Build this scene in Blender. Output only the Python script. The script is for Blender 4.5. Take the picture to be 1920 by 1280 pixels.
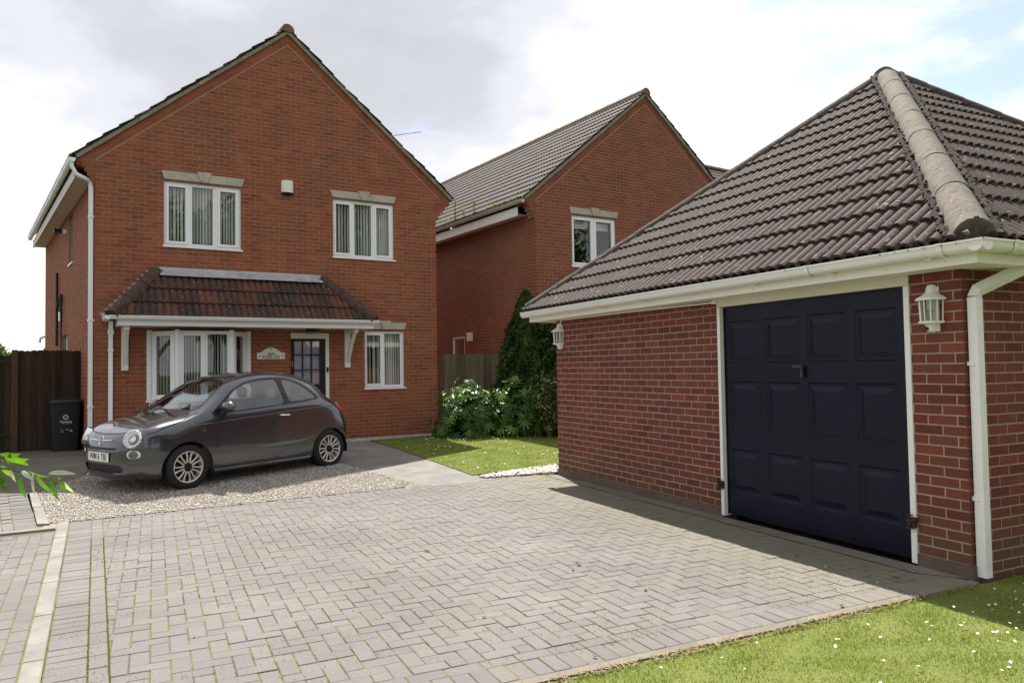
import bpy, bmesh, math, random
import numpy as np
from mathutils import Vector, Matrix
R = math.radians
rng = random.Random(7)
nr = np.random.default_rng(11)
S = bpy.context.scene
COL = S.collection
for o in list(bpy.data.objects): bpy.data.objects.remove(o)

# ------------------------------------------------------------------ camera
YAW, PITCH, ROLL, EYE, FPX = 0.450079, 0.0347387, -0.0158307, 1.54, 1389.07
_cy, _sy = math.cos(YAW), math.sin(YAW)
f0 = Vector((_sy, _cy, 0)); r0 = Vector((_cy, -_sy, 0)); u0 = Vector((0, 0, 1))
fw = f0*math.cos(PITCH)+u0*math.sin(PITCH); up_ = u0*math.cos(PITCH)-f0*math.sin(PITCH)
rt = r0*math.cos(ROLL)+up_*math.sin(ROLL); up_ = up_*math.cos(ROLL)-r0*math.sin(ROLL)
cd = bpy.data.cameras.new('camera'); cam = bpy.data.objects.new('camera', cd); COL.objects.link(cam)
m = Matrix((( rt.x, up_.x, -fw.x, 0), (rt.y, up_.y, -fw.y, 0), (rt.z, up_.z, -fw.z, EYE), (0, 0, 0, 1)))
cam.matrix_world = m
cd.sensor_width = 36; cd.lens = FPX/1920*36; cd.clip_start = .05; cd.clip_end = 3000
S.camera = cam
CAMP = Vector((0, 0, EYE))

# ------------------------------------------------------------------ sky, sun, exposure
SUN_TO = Vector((.152, .605, 1)).normalized()      # towards the sun
elev = math.asin(SUN_TO.z); az = math.atan2(SUN_TO.x, SUN_TO.y)
W = bpy.data.worlds.new('World'); S.world = W; W.use_nodes = True
nt = W.node_tree; N = nt.nodes; L = nt.links
for n in list(N): N.remove(n)
out = N.new('ShaderNodeOutputWorld'); bg = N.new('ShaderNodeBackground'); L.new(bg.outputs[0], out.inputs[0])
sky = N.new('ShaderNodeTexSky'); sky.sky_type = 'NISHITA'; sky.sun_disc = False
sky.sun_elevation = elev; sky.sun_rotation = az; sky.air_density = 1.0; sky.dust_density = 1.5
bg.inputs[1].default_value = .1
tc = N.new('ShaderNodeTexCoord')
mp = N.new('ShaderNodeMapping'); mp.inputs['Scale'].default_value = (1, 1, 2.2); mp.inputs['Location'].default_value = (3.1, 1.7, .4)
L.new(tc.outputs['Generated'], mp.inputs[0])
def noise_w(scale, det, rough, src):
    n = N.new('ShaderNodeTexNoise'); n.inputs['Scale'].default_value = scale; n.inputs['Detail'].default_value = det
    n.inputs['Roughness'].default_value = rough; L.new(src, n.inputs['Vector']); return n
def ramp_w(src, stops):
    r = N.new('ShaderNodeValToRGB'); e = r.color_ramp.elements
    while len(e) > 1: e.remove(e[-1])
    e[0].position = stops[0][0]; e[0].color = (*stops[0][1], 1)
    for p, c in stops[1:]:
        k = e.new(p); k.color = (*c, 1)
    r.color_ramp.interpolation = 'EASE'; L.new(src, r.inputs[0]); return r
n1 = noise_w(2.1, 7, .55, mp.outputs[0])
def math_w(op, a, b):
    k = N.new('ShaderNodeMath'); k.operation = op
    for i, v in enumerate((a, b)):
        if isinstance(v, (int, float)): k.inputs[i].default_value = v
        else: L.new(v, k.inputs[i])
    return k.outputs[0]
def blob(px, py, rad, amp):
    d = (fw*FPX + rt*(px-960) - up_*(py-640)).normalized()
    dn = N.new('ShaderNodeVectorMath'); dn.operation = 'DISTANCE'
    L.new(tc.outputs['Generated'], dn.inputs[0]); dn.inputs[1].default_value = d
    mr = N.new('ShaderNodeMapRange'); mr.interpolation_type = 'SMOOTHSTEP'
    mr.inputs['From Min'].default_value = rad; mr.inputs['From Max'].default_value = 0
    mr.inputs['To Min'].default_value = 0; mr.inputs['To Max'].default_value = amp
    L.new(dn.outputs['Value'], mr.inputs['Value']); return mr.outputs[0]
dens = n1.outputs['Fac']          # cloud thickness over the whole sky, with the thick and thin banks seen in the photograph
for a in ((150, 130, .34, .14), (900, 160, .42, .13), (520, 60, .25, .03), (700, 330, .3, .05), (1500, 60, .40, -.15), (1560, 330, .35, -.12), (380, 40, .16, -.08), (60, 330, .25, -.09), (1880, 170, .16, .12), (-600, 300, .9, .03), (2500, 300, .8, .03)):
    dens = math_w('ADD', dens, blob(*a))
cl = ramp_w(dens, [(.40, (5.7, 5.75, 5.85)), (.50, (5.2, 5.25, 5.45)), (.60, (4.2, 4.3, 4.6)), (.72, (3.4, 3.5, 3.75)), (.9, (2.9, 3.0, 3.25))])
n2 = noise_w(3.0, 8, .6, mp.outputs[0]); mp2 = N.new('ShaderNodeMapping'); mp2.inputs['Location'].default_value = (9.3, 4.1, 2.2); mp2.inputs['Scale'].default_value = (1, 1, 3)
L.new(tc.outputs['Generated'], mp2.inputs[0]); L.new(mp2.outputs[0], n2.inputs['Vector'])
hole = n2.outputs['Fac']
for a in ((1700, 10, .22, .16), (1890, 60, .2, .14), (0, 480, .22, .12), (2400, -200, .8, .06)): hole = math_w('ADD', hole, blob(*a))
hr = ramp_w(hole, [(.60, (0, 0, 0)), (.78, (.75, .75, .75))])
skm = N.new('ShaderNodeMixRGB'); skm.blend_type = 'MULTIPLY'; skm.inputs[0].default_value = 1; skm.inputs[2].default_value = (.95, .98, 1.0, 1); L.new(sky.outputs[0], skm.inputs[1])
# clouds are back-lit towards the sun and duller away from it
dt = N.new('ShaderNodeVectorMath'); dt.operation = 'DOT_PRODUCT'; L.new(tc.outputs['Generated'], dt.inputs[0]); dt.inputs[1].default_value = Vector((SUN_TO.x*.9, SUN_TO.y*.9, .35)).normalized()
fs = N.new('ShaderNodeMapRange'); fs.interpolation_type = 'SMOOTHSTEP'; fs.inputs['From Min'].default_value = -.25; fs.inputs['From Max'].default_value = .5; fs.inputs['To Min'].default_value = .85; fs.inputs['To Max'].default_value = 1.0; L.new(dt.outputs['Value'], fs.inputs['Value'])
cls = N.new('ShaderNodeMixRGB'); cls.blend_type = 'MULTIPLY'; cls.inputs[0].default_value = 1; L.new(cl.outputs[0], cls.inputs[1]); L.new(fs.outputs[0], cls.inputs[2])
mx = N.new('ShaderNodeMixRGB'); L.new(hr.outputs[0], mx.inputs[0]); L.new(cls.outputs[0], mx.inputs[1]); L.new(skm.outputs[0], mx.inputs[2])
L.new(mx.outputs[0], bg.inputs[0])
sd = bpy.data.lights.new('sun', 'SUN'); sd.energy = 5.0; sd.angle = R(.53); sd.color = (1, .955, .88)
so = bpy.data.objects.new('sun', sd); COL.objects.link(so); so.rotation_euler = SUN_TO.to_track_quat('Z', 'Y').to_euler()
S.view_settings.view_transform = 'Standard'; S.view_settings.look = 'None'; S.view_settings.gamma = 1
S.view_settings.exposure = 1.05
S.view_settings.use_curve_mapping = False
S.render.engine = 'CYCLES'
S.cycles.max_bounces = 8; S.cycles.transparent_max_bounces = 12

# ------------------------------------------------------------------ materials
MATS = {}
class NT:
    def __init__(s, name):
        s.m = bpy.data.materials.new(name); s.m.use_nodes = True; s.t = s.m.node_tree
        s.n = s.t.nodes; s.l = s.t.links; s.b = s.n['Principled BSDF']; s.b.inputs['Specular IOR Level'].default_value = .35
        MATS[name] = s.m
    def add(s, t, **k):
        n = s.n.new(t)
        for a, v in k.items():
            if a in n.inputs.keys(): n.inputs[a].default_value = v
            else: setattr(n, a, v)
        return n
    def pos(s, scale=(1, 1, 1)):
        g = s.add('ShaderNodeNewGeometry'); mm = s.add('ShaderNodeMapping'); mm.inputs['Scale'].default_value = scale
        s.l.new(g.outputs['Position'], mm.inputs[0]); return mm.outputs[0]
    def obj(s, scale=(1, 1, 1)):
        g = s.add('ShaderNodeTexCoord'); mm = s.add('ShaderNodeMapping'); mm.inputs['Scale'].default_value = scale
        s.l.new(g.outputs['Object'], mm.inputs[0]); return mm.outputs[0]
    def noise(s, vec, scale, detail=4, rough=.55, out='Fac'):
        n = s.add('ShaderNodeTexNoise'); n.inputs['Scale'].default_value = scale; n.inputs['Detail'].default_value = detail
        n.inputs['Roughness'].default_value = rough; s.l.new(vec, n.inputs['Vector']); return n.outputs[out]
    def ramp(s, v, stops, interp='LINEAR'):
        r = s.add('ShaderNodeValToRGB'); e = r.color_ramp.elements; r.color_ramp.interpolation = interp
        while len(e) > 1: e.remove(e[-1])
        e[0].position = stops[0][0]; c = stops[0][1]; e[0].color = (*(c if isinstance(c, tuple) else (c,)*3), 1)
        for p, c in stops[1:]:
            k = e.new(p); k.color = (*(c if isinstance(c, tuple) else (c,)*3), 1)
        s.l.new(v, r.inputs[0]); return r.outputs[0]
    def mix(s, f, a, b, mode='MIX'):
        x = s.add('ShaderNodeMixRGB', blend_type=mode)
        for i, v in enumerate((f, a, b)):
            if isinstance(v, (int, float)): x.inputs[i].default_value = v if i == 0 else (v, v, v, 1)
            elif isinstance(v, tuple): x.inputs[i].default_value = (*v, 1)
            else: s.l.new(v, x.inputs[i])
        return x.outputs[0]
    def math(s, op, a, b=0.):
        x = s.add('ShaderNodeMath', operation=op)
        for i, v in enumerate((a, b)):
            if isinstance(v, (int, float)): x.inputs[i].default_value = v
            else: s.l.new(v, x.inputs[i])
        return x.outputs[0]
    def rnd(s, k=1.0):
        a = s.add('ShaderNodeAttribute', attribute_name='rnd'); o = s.add('ShaderNodeObjectInfo')
        v = s.math('ADD', a.outputs['Fac'], o.outputs['Random'])
        if k != 1.0: v = s.math('MULTIPLY', v, k)
        return s.math('FRACT', v)
    def z(s):
        g = s.add('ShaderNodeNewGeometry'); x = s.add('ShaderNodeSeparateXYZ'); s.l.new(g.outputs['Position'], x.inputs[0]); return x.outputs
    def bump(s, h, strength=.3, dist=.01):
        b = s.add('ShaderNodeBump'); b.inputs['Strength'].default_value = strength; b.inputs['Distance'].default_value = dist
        s.l.new(h, b.inputs['Height']); s.l.new(b.outputs[0], s.b.inputs['Normal'])
    def col(s, c):
        if isinstance(c, tuple): s.b.inputs['Base Color'].default_value = (*c, 1)
        else: s.l.new(c, s.b.inputs['Base Color'])
    def rough(s, v):
        if isinstance(v, (int, float)): s.b.inputs['Roughness'].default_value = v
        else: s.l.new(v, s.b.inputs['Roughness'])
    def set(s, **k):
        for a, v in k.items(): s.b.inputs[a.replace('_', ' ')].default_value = v

def m_brick(name, stops, spots, algae, bright=1.0):
    t = NT(name); p = t.pos(); r = t.rnd()
    c = t.ramp(r, stops)
    r2 = t.rnd(17.3)
    g = t.noise(p, 55, 3, .7); big = t.noise(p, 1.1, 4, .6); mid = t.noise(p, 9, 4, .6)
    c = t.mix(1, c, t.ramp(g, [(.25, .78), (.75, 1.2)]), 'MULTIPLY')
    c = t.mix(1, c, t.ramp(r2, [(0, .86), (1, 1.12)]), 'MULTIPLY')
    c = t.mix(t.ramp(big, [(.5, 0.0), (.75, spots)]), c, (.09, .055, .032))
    c = t.mix(t.ramp(mid, [(.60, 0.), (.8, .3)]), c, (.20, .105, .075))
    c = t.mix(1, c, t.ramp(t.noise(t.pos((1.6, 1.6, .35)), 1.3, 5, .65), [(.3, .86), (.5, 1.02), (.7, 1.16)]), 'MULTIPLY')
    c = t.mix(t.ramp(t.noise(p, 2.6, 6, .75), [(.58, 0.), (.72, .4)]), c, (.07, .034, .025))
    if algae:
        zz = t.z()[2]; e = t.math('ADD', zz, t.math('MULTIPLY', big, .9))
        c = t.mix(t.math('MULTIPLY', t.ramp(e, [(.35, 1.0), (1.35, 0.0)]), algae), c, (.095, .062, .025))
    t.col(c); t.rough(.88); t.bump(t.math('ADD', t.math('MULTIPLY', g, .6), mid), .35, .004)
m_brick('house_brick', [(0, (.2388, .0655, .0295)), (.35, (.274, .0757, .0339)), (.6, (.2529, .0851, .0368)), (.9, (.3091, .0819, .0368)), (1, (.2108, .0661, .0324))], .35, .35)
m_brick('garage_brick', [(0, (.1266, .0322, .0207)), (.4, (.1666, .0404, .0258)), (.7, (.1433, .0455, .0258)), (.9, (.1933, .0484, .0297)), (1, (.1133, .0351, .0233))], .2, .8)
m_brick('neighbour_brick', [(0, (.1965, .0597, .0303)), (.5, (.2439, .0731, .0359)), (1, (.2168, .0642, .0324))], .25, .1)
def m_mortar(name, c0, algae=0.):
    t = NT(name); p = t.pos(); a = t.noise(p, 3, 5, .7); b = t.noise(p, 120, 2, .6)
    c = t.mix(1, t.ramp(a, [(.3, tuple(x*.8 for x in c0)), (.7, tuple(min(1, x*1.15) for x in c0))]), t.ramp(b, [(.2, .8), (.8, 1.15)]), 'MULTIPLY')
    t.col(c); t.rough(.95); t.bump(b, .4, .003)
m_mortar('mortar', (.30, .215, .16)); m_mortar('garage_mortar', (.34, .26, .215)); m_mortar('pale_mortar', (.36, .29, .23))
t = NT('stone'); p = t.pos(); a = t.noise(p, 4, 6, .7); t.col(t.mix(1, t.ramp(a, [(.3, (.342, .3135, .247)), (.6, (.475, .4465, .38))]), t.ramp(t.noise(p, 60, 3), [(.3, .85), (.7, 1.1)]), 'MULTIPLY')); t.rough(.9); t.bump(t.noise(p, 80, 3), .2, .003)
t = NT('verge_cement'); p = t.pos(); a = t.noise(p, 6, 6, .7); t.col(t.ramp(a, [(.3, (.1462, .1295, .09)), (.55, (.2475, .225, .1688)), (.75, (.3375, .315, .2475))])); t.rough(.95); t.bump(t.noise(p, 50, 4), .4, .006)
def m_white(name, c, dirt=.25, ro=.35):
    t = NT(name); p = t.pos(); a = t.noise(p, 5, 6, .75)
    t.col(t.mix(t.math('MULTIPLY', t.ramp(a, [(.5, 0.), (.8, 1.)]), dirt), c, tuple(x*.72 for x in c))); t.rough(ro); t.set(Specular_IOR_Level=.4)
m_white('white_upvc', (.84, .85, .86), .12, .3); m_white('gutter_white', (.80, .79, .76), .45, .32)
m_white('fascia_cream', (.80, .78, .69), .3, .4); m_white('frame_cream', (.68, .63, .50), .4, .5); m_white('painted_white', (.78, .77, .74), .3, .5)
m_white('soffit', (.58, .52, .44), .3, .6); m_white('grey_gutter', (.50, .44, .40), .4, .5); m_white('ivory', (.78, .76, .66), .1, .4)
def m_tile(name, stops, white, yel, moss, rsc=1.0):
    t = NT(name); p = t.pos(); r = t.rnd(rsc)
    c = t.ramp(r, stops)
    g = t.noise(p, 90, 4, .7); mid = t.noise(p, 7, 5, .65); fine = t.noise(p, 38, 3, .55)
    c = t.mix(1, c, t.ramp(g, [(.3, .7), (.7, 1.3)]), 'MULTIPLY')
    c = t.mix(t.ramp(mid, [(.45, 0.), (.7, moss)]), c, (.02, .016, .012))
    f2 = t.noise(p, 21, 3, .5); pl = t.noise(p, 2.2, 3)
    c = t.mix(t.math('MULTIPLY', t.ramp(f2, [(.66 - white*.08, 0.), (.70 - white*.08, 1.)]), t.ramp(pl, [(.35, .3), (.6, 1.)])), c, (.24, .225, .20))
    f3 = t.noise(p, 11, 5, .7); pl2 = t.noise(p, 1.3, 2)
    c = t.mix(t.math('MULTIPLY', t.ramp(f3, [(.6, 0.), (.68, yel)]), t.ramp(pl2, [(.5, 0.), (.6, 1.)])), c, (.20, .13, .03))
    t.col(c); t.rough(.86); t.bump(t.math('ADD', g, fine), .5, .006)
m_tile('garage_tile', [(0, (.0437, .0274, .0237)), (.5, (.0575, .0371, .0326)), (1, (.0368, .023, .0199))], .2, .7, .8)
m_tile('porch_tile', [(0, (.0434, .031, .026)), (.3, (.0744, .0372, .0279)), (.5, (.124, .0465, .0279)), (.65, (.062, .0341, .0279)), (.85, (.1488, .0558, .031)), (1, (.0496, .0322, .0267))], .1, .8, .7)
m_tile('house_tile', [(0, (.0624, .0468, .0416)), (.5, (.078, .0598, .0541)), (1, (.0546, .0416, .0374))], .1, .2, .3)
t = NT('hip_tile'); p = t.pos(); a = t.noise(p, 7, 7, .75); b = t.noise(p, 45, 3, .6)
c = t.ramp(a, [(.3, (.08, .065, .055)), (.5, (.13, .11, .0925)), (.7, (.18, .155, .135))])
c = t.mix(t.ramp(b, [(.62, 0.), (.68, .9)]), c, (.25, .235, .205)); c = t.mix(t.ramp(t.noise(p, 22, 5, .7), [(.58, 0.), (.66, .8)]), c, (.035, .03, .02))
t.col(c); t.rough(.93); t.bump(t.math('ADD', a, b), .6, .01)
t = NT('dark_hip'); p = t.pos(); a = t.noise(p, 12, 6, .75)
c = t.ramp(a, [(.35, (.033, .027, .021)), (.55, (.072, .057, .048)), (.7, (.144, .12, .096))]); t.col(c); t.rough(.95); t.bump(t.noise(p, 40, 5, .7), .7, .012)
t = NT('porch_hip'); p = t.pos(); a = t.noise(p, 9, 6, .7)
t.col(t.mix(t.ramp(t.noise(p, 33, 3, .5), [(.66, 0.), (.7, 1.)]), t.ramp(a, [(.35, (.039, .0292, .0247)), (.55, (.078, .0455, .0358)), (.75, (.117, .078, .0585))]), (.2925, .2795, .247))); t.rough(.95); t.bump(t.noise(p, 50, 5, .7), .6, .008)
t = NT('ridge_lichen'); p = t.pos(); a = t.noise(p, 5, 6, .7); t.col(t.ramp(a, [(.3, (.11, .0935, .0715)), (.5, (.1485, .1155, .066)), (.65, (.198, .143, .0495)), (.8, (.1375, .1155, .0825))])); t.rough(.95); t.bump(t.noise(p, 40, 4), .4, .006)
t = NT('lead'); p = t.pos(); a = t.noise(p, 6, 5, .6); t.col(t.ramp(a, [(.3, (.289, .2975, .323)), (.7, (.476, .4845, .51))])); t.rough(.5); t.set(Metallic=.3); t.bump(t.noise(p, 14, 4), .3, .01)
# paving
t = NT('paver'); p = t.pos(); r = t.rnd(); big = t.noise(p, .55, 4, .6); g = t.noise(p, 160, 3, .7); mid = t.noise(p, 6, 5, .65)
c = t.ramp(r, [(0, (.1391, .127, .1241)), (.5, (.1506, .1383, .1345)), (.8, (.1601, .1464, .1379)), (1, (.1459, .1309, .1255))])
c = t.mix(1, c, t.ramp(g, [(.2, .56), (.5, .93), (.8, 1.42)]), 'MULTIPLY'); c = t.mix(1, c, t.ramp(big, [(.3, .82), (.7, 1.2)]), 'MULTIPLY')
c = t.mix(t.ramp(mid, [(.5, 0.), (.8, .16)]), c, (.1696, .157, .1035))
xyz = t.z(); wl = t.math('ADD', xyz[0], t.math('MULTIPLY', mid, 1.2))
c = t.mix(t.ramp(t.math('DIVIDE', wl, 10.), [(.40, 0.), (.56, .5)]), c, (.20, .185, .11))
t.col(c); t.rough(.9); t.bump(t.math('ADD', g, t.math('MULTIPLY', mid, .5)), .5, .003)
t = NT('paver_joint'); p = t.pos(); a = t.noise(p, 2.2, 5, .65); b = t.noise(p, 30, 4, .7)
c = t.mix(t.ramp(a, [(.40, 0.), (.54, .95)]), (.0806, .0744, .0527), t.ramp(b, [(.35, (.093, .1116, .0248)), (.7, (.155, .1798, .0372))])); t.col(c); t.rough(1.); t.bump(b, .6, .006)
def m_conc(name, c0, sc=3., mossy=.0):
    t = NT(name); p = t.pos(); a = t.noise(p, sc, 7, .7); b = t.noise(p, 130, 3, .7)
    c = t.ramp(a, [(.3, tuple(x*.72 for x in c0)), (.55, c0), (.75, tuple(min(1, x*1.3) for x in c0))])
    c = t.mix(1, c, t.ramp(b, [(.2, .8), (.8, 1.2)]), 'MULTIPLY')
    if mossy: c = t.mix(t.ramp(t.noise(p, 1.6, 5, .7), [(.45, 0.), (.7, mossy)]), c, (.11, .12, .05))
    t.col(c); t.rough(.92); t.bump(t.math('ADD', a, b), .3, .005)
m_conc('kerb_concrete', (.205, .190, .174)); m_conc('path_concrete', (.185, .173, .158), 2.5); m_conc('yard_concrete', (.115, .102, .087), 1.6, .4); m_conc('haunch', (.175, .155, .130), 4., .3); m_conc('plinth_brick', (.125, .085, .068), 5., .45)
t = NT('earth'); p = t.pos(); t.col(t.ramp(t.noise(p, 4, 6, .7), [(.3, (.036, .03, .018)), (.7, (.078, .063, .042))])); t.rough(1.); t.bump(t.noise(p, 30, 5), .6, .02)
t = NT('field_grass'); p = t.pos(); t.col(t.ramp(t.noise(p, .3, 6, .6), [(.3, (.03, .051, .012)), (.7, (.054, .072, .018))])); t.rough(1.)
t = NT('lawn_soil'); p = t.pos(); t.col(t.mix(t.ramp(t.noise(p, 2, 5, .6), [(.3, 0.), (.7, 1.)]), (.1113, .144, .0295), (.1571, .1702, .0458))); t.rough(1.); t.bump(t.noise(p, 60, 4), .8, .02)
t = NT('grass_blade'); p = t.pos(); r = t.rnd(); c = t.ramp(r, [(0, (.1156, .1897, .0205)), (.4, (.1806, .2657, .0322)), (.75, (.2384, .3036, .0468)), (.93, (.3179, .3491, .0819)), (1, (.3612, .3491, .1287))])
c = t.mix(t.ramp(t.noise(p, 1.7, 4, .6), [(.35, 0.), (.65, .55)]), c, (.2745, .3188, .0526)); t.col(c); t.rough(.6); t.set(Specular_IOR_Level=.3)
_ts = t.add('ShaderNodeBsdfTranslucent'); t.l.new(c, _ts.inputs[0]); _x = t.add('ShaderNodeMixShader'); _x.inputs[0].default_value = .45; t.l.new(t.b.outputs[0], _x.inputs[1]); t.l.new(_ts.outputs[0], _x.inputs[2]); t.l.new(_x.outputs[0], t.n['Material Output'].inputs[0])
t = NT('gravel'); p = t.pos(); r = t.rnd(); c = t.ramp(r, [(0, (.2621, .2099, .1636)), (.18, (.5096, .4799, .4362)), (.35, (.3931, .3374, .2804)), (.5, (.5824, .5699, .5375)), (.62, (.233, .2099, .1947)), (.75, (.4805, .4199, .3505)), (.86, (.6115, .6149, .6075)), (1, (.364, .3525, .3505))], 'CONSTANT')
c = t.mix(1, c, t.ramp(t.noise(p, 80, 3), [(.3, .85), (.7, 1.12)]), 'MULTIPLY'); t.col(c); t.rough(.75)
t = NT('gravel_bed'); p = t.pos(); t.col(t.ramp(t.noise(p, 45, 4, .8), [(.3, (.144, .12, .093)), (.7, (.33, .288, .24))])); t.rough(1.); t.bump(t.noise(p, 60, 3), .8, .02)
# glass
def m_glass(name, tint=(.8, .85, .85), mixf=.0):
    t = NT(name); t.n.remove(t.b); o = t.n['Material Output']
    tr = t.add('ShaderNodeBsdfTransparent'); tr.inputs[0].default_value = (*tint, 1)
    gl = t.add('ShaderNodeBsdfGlossy'); gl.inputs['Roughness'].default_value = .015
    lw = t.add('ShaderNodeLayerWeight'); lw.inputs['Blend'].default_value = .5      # facing: same from either side of the sheet
    g = t.math('ADD', t.math('MULTIPLY', t.math('POWER', lw.outputs['Facing'], 4.5), .85), mixf+.05)
    mxx = t.add('ShaderNodeMixShader'); t.l.new(g, mxx.inputs[0]); t.l.new(tr.outputs[0], mxx.inputs[1]); t.l.new(gl.outputs[0], mxx.inputs[2])
    t.l.new(mxx.outputs[0], o.inputs[0])
m_glass('window_glass', (.93, .95, .94), .02); m_glass('car_glass', (.70, .74, .75), .10); m_glass('lamp_glass', (.8, .82, .8), .05); m_glass('lens_glass', (.9, .92, .93), .06)
def simple(name, c, ro=.5, **k):
    t = NT(name); t.col(c); t.rough(ro); t.set(**k); return t
t = simple('blind', (.86, .86, .80), .8)
t = simple('net_curtain', (.72, .69, .84), .9)
simple('room_dark', (.03, .03, .03), 1.); simple('black_plastic', (.012, .012, .013), .45); simple('black_gloss', (.008, .009, .011), .25)
simple('rubber', (.016, .016, .017), .8); simple('chrome', (.75, .75, .76), .12, Metallic=1.); simple('dark_door', (.012, .015, .018), .35)
t = NT('alloy'); p = t.pos(); t.col((.62, .60, .57)); t.rough(.4); t.set(Metallic=.5)
t = NT('car_paint'); p = t.obj(); g = t.noise(p, 900, 1); t.col(t.mix(1, (.074, .077, .086), t.ramp(g, [(.3, .8), (.7, 1.25)]), 'MULTIPLY')); t.rough(.24); t.set(Metallic=.75, Coat_Weight=1., Coat_Roughness=.035)
simple('seat_cloth', (.10, .10, .11), .9); simple('dash_cream', (.45, .44, .42), .6); simple('paper', (.8, .8, .78), .7)
simple('red_lens', (.35, .008, .008), .12, Coat_Weight=1.); simple('badge_red', (.16, .006, .018), .25); simple('plate_white', (.78, .78, .74), .4); simple('ink', (.012, .012, .014), .6); simple('reflector', (.86, .86, .87), .5, Metallic=.1)
t = NT('navy_paint'); p = t.pos(); a = t.noise(p, 3, 5, .6); t.col(t.ramp(a, [(.3, (.0017, .0025, .0123)), (.7, (.0029, .0038, .0183))])); t.rough(t.ramp(a, [(.3, .34), (.7, .46)])); t.set(Specular_IOR_Level=.26); t.bump(t.noise(p, 7, 3), .05, .01)
t = NT('bin_plastic'); p = t.pos(); t.col((.016, .018, .019)); t.rough(.5)
def m_wood(name, c0, c1, green=0.):
    t = NT(name); p = t.pos((14, 14, 1.2)); a = t.noise(p, 2.2, 6, .7); r = t.rnd()
    c = t.ramp(a, [(.3, c0), (.7, c1)]); c = t.mix(1, c, t.ramp(r, [(0, .6), (1, 1.45)]), 'MULTIPLY')
    if green: c = t.mix(t.ramp(t.noise(t.pos(), 1.8, 5), [(.4, 0.), (.7, green)]), c, (.075, .085, .035))
    t.col(c); t.rough(.9); t.bump(a, .4, .006)
m_wood('dark_wood', (.0192, .0118, .0075), (.0516, .031, .0192)); m_wood('brown_post', (.0481, .022, .011), (.0825, .0379, .0179), .3); m_wood('fence_wood', (.0894, .0688, .0481), (.165, .1306, .0894), .5)
def m_leaf(name, stops, ro=.35, tl=.25, spec=.5):
    t = NT(name); r = t.rnd(); p = t.pos(); c = t.ramp(r, stops); c = t.mix(1, c, t.ramp(t.noise(p, 25, 2), [(.3, .85), (.7, 1.2)]), 'MULTIPLY')
    t.col(c); t.rough(ro); t.set(Specular_IOR_Level=spec)
    o = t.n['Material Output']; ts = t.add('ShaderNodeBsdfTranslucent'); t.l.new(t.mix(1, c, (1.5, 1.7, .7), 'MULTIPLY'), ts.inputs[0])
    x = t.add('ShaderNodeMixShader'); x.inputs[0].default_value = tl; t.l.new(t.b.outputs[0], x.inputs[1]); t.l.new(ts.outputs[0], x.inputs[2]); t.l.new(x.outputs[0], o.inputs[0])
m_leaf('fatsia_leaf', [(0, (.0187, .0531, .0075)), (.5, (.0469, .1063, .0125)), (.8, (.0813, .1688, .0187)), (1, (.15, .25, .0312))], .3, .35, .35)
m_leaf('conifer_leaf', [(0, (.0188, .0413, .0112)), (.6, (.0375, .0713, .0165)), (.9, (.0675, .105, .0225)), (1, (.105, .1425, .03))], .7, .25, .2)
m_leaf('laurel_leaf', [(0, (.0275, .055, .0088)), (.6, (.0495, .088, .0138)), (.8, (.11, .143, .0275)), (.93, (.231, .231, .099)), (1, (.275, .275, .165))], .28, .2, .5)
m_leaf('willow_leaf', [(0, (.0434, .1178, .0093)), (.6, (.0806, .1612, .0124)), (.85, (.124, .186, .0248)), (1, (.0992, .1488, .031))], .35, .45, .4)
m_leaf('willow_pale', [(0, (.336, .368, .352)), (1, (.416, .44, .416))], .5, .3, .4)
m_leaf('weed', [(0, (.096, .12, .018)), (.6, (.168, .18, .036)), (1, (.216, .192, .048))], .6, .3, .3)
m_leaf('tree_leaf', [(0, (.018, .042, .0072)), (.6, (.036, .072, .012)), (1, (.06, .096, .018))], .5, .3, .4)
simple('petal', (.82, .82, .80), .7); simple('pollen', (.55, .42, .04), .8); simple('twig', (.12, .11, .05), .8)
t = NT('dead_leaf'); r = t.rnd(); t.col(t.ramp(r, [(0, (.156, .0845, .039)), (.5, (.273, .195, .1105)), (1, (.13, .104, .0325))])); t.rough(.7)
t = NT('bark'); p = t.pos((6, 6, 1)); t.col(t.ramp(t.noise(p, 5, 5), [(.3, (.042, .0315, .021)), (.7, (.098, .077, .056))])); t.rough(.95)
simple('rust', (.05, .025, .018), .8); simple('brass_handle', (.06, .06, .045), .45, Metallic=.6); simple('aluminium', (.3, .3, .3), .4, Metallic=.9); simple('red_car', (.25, .01, .01), .3)

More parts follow.
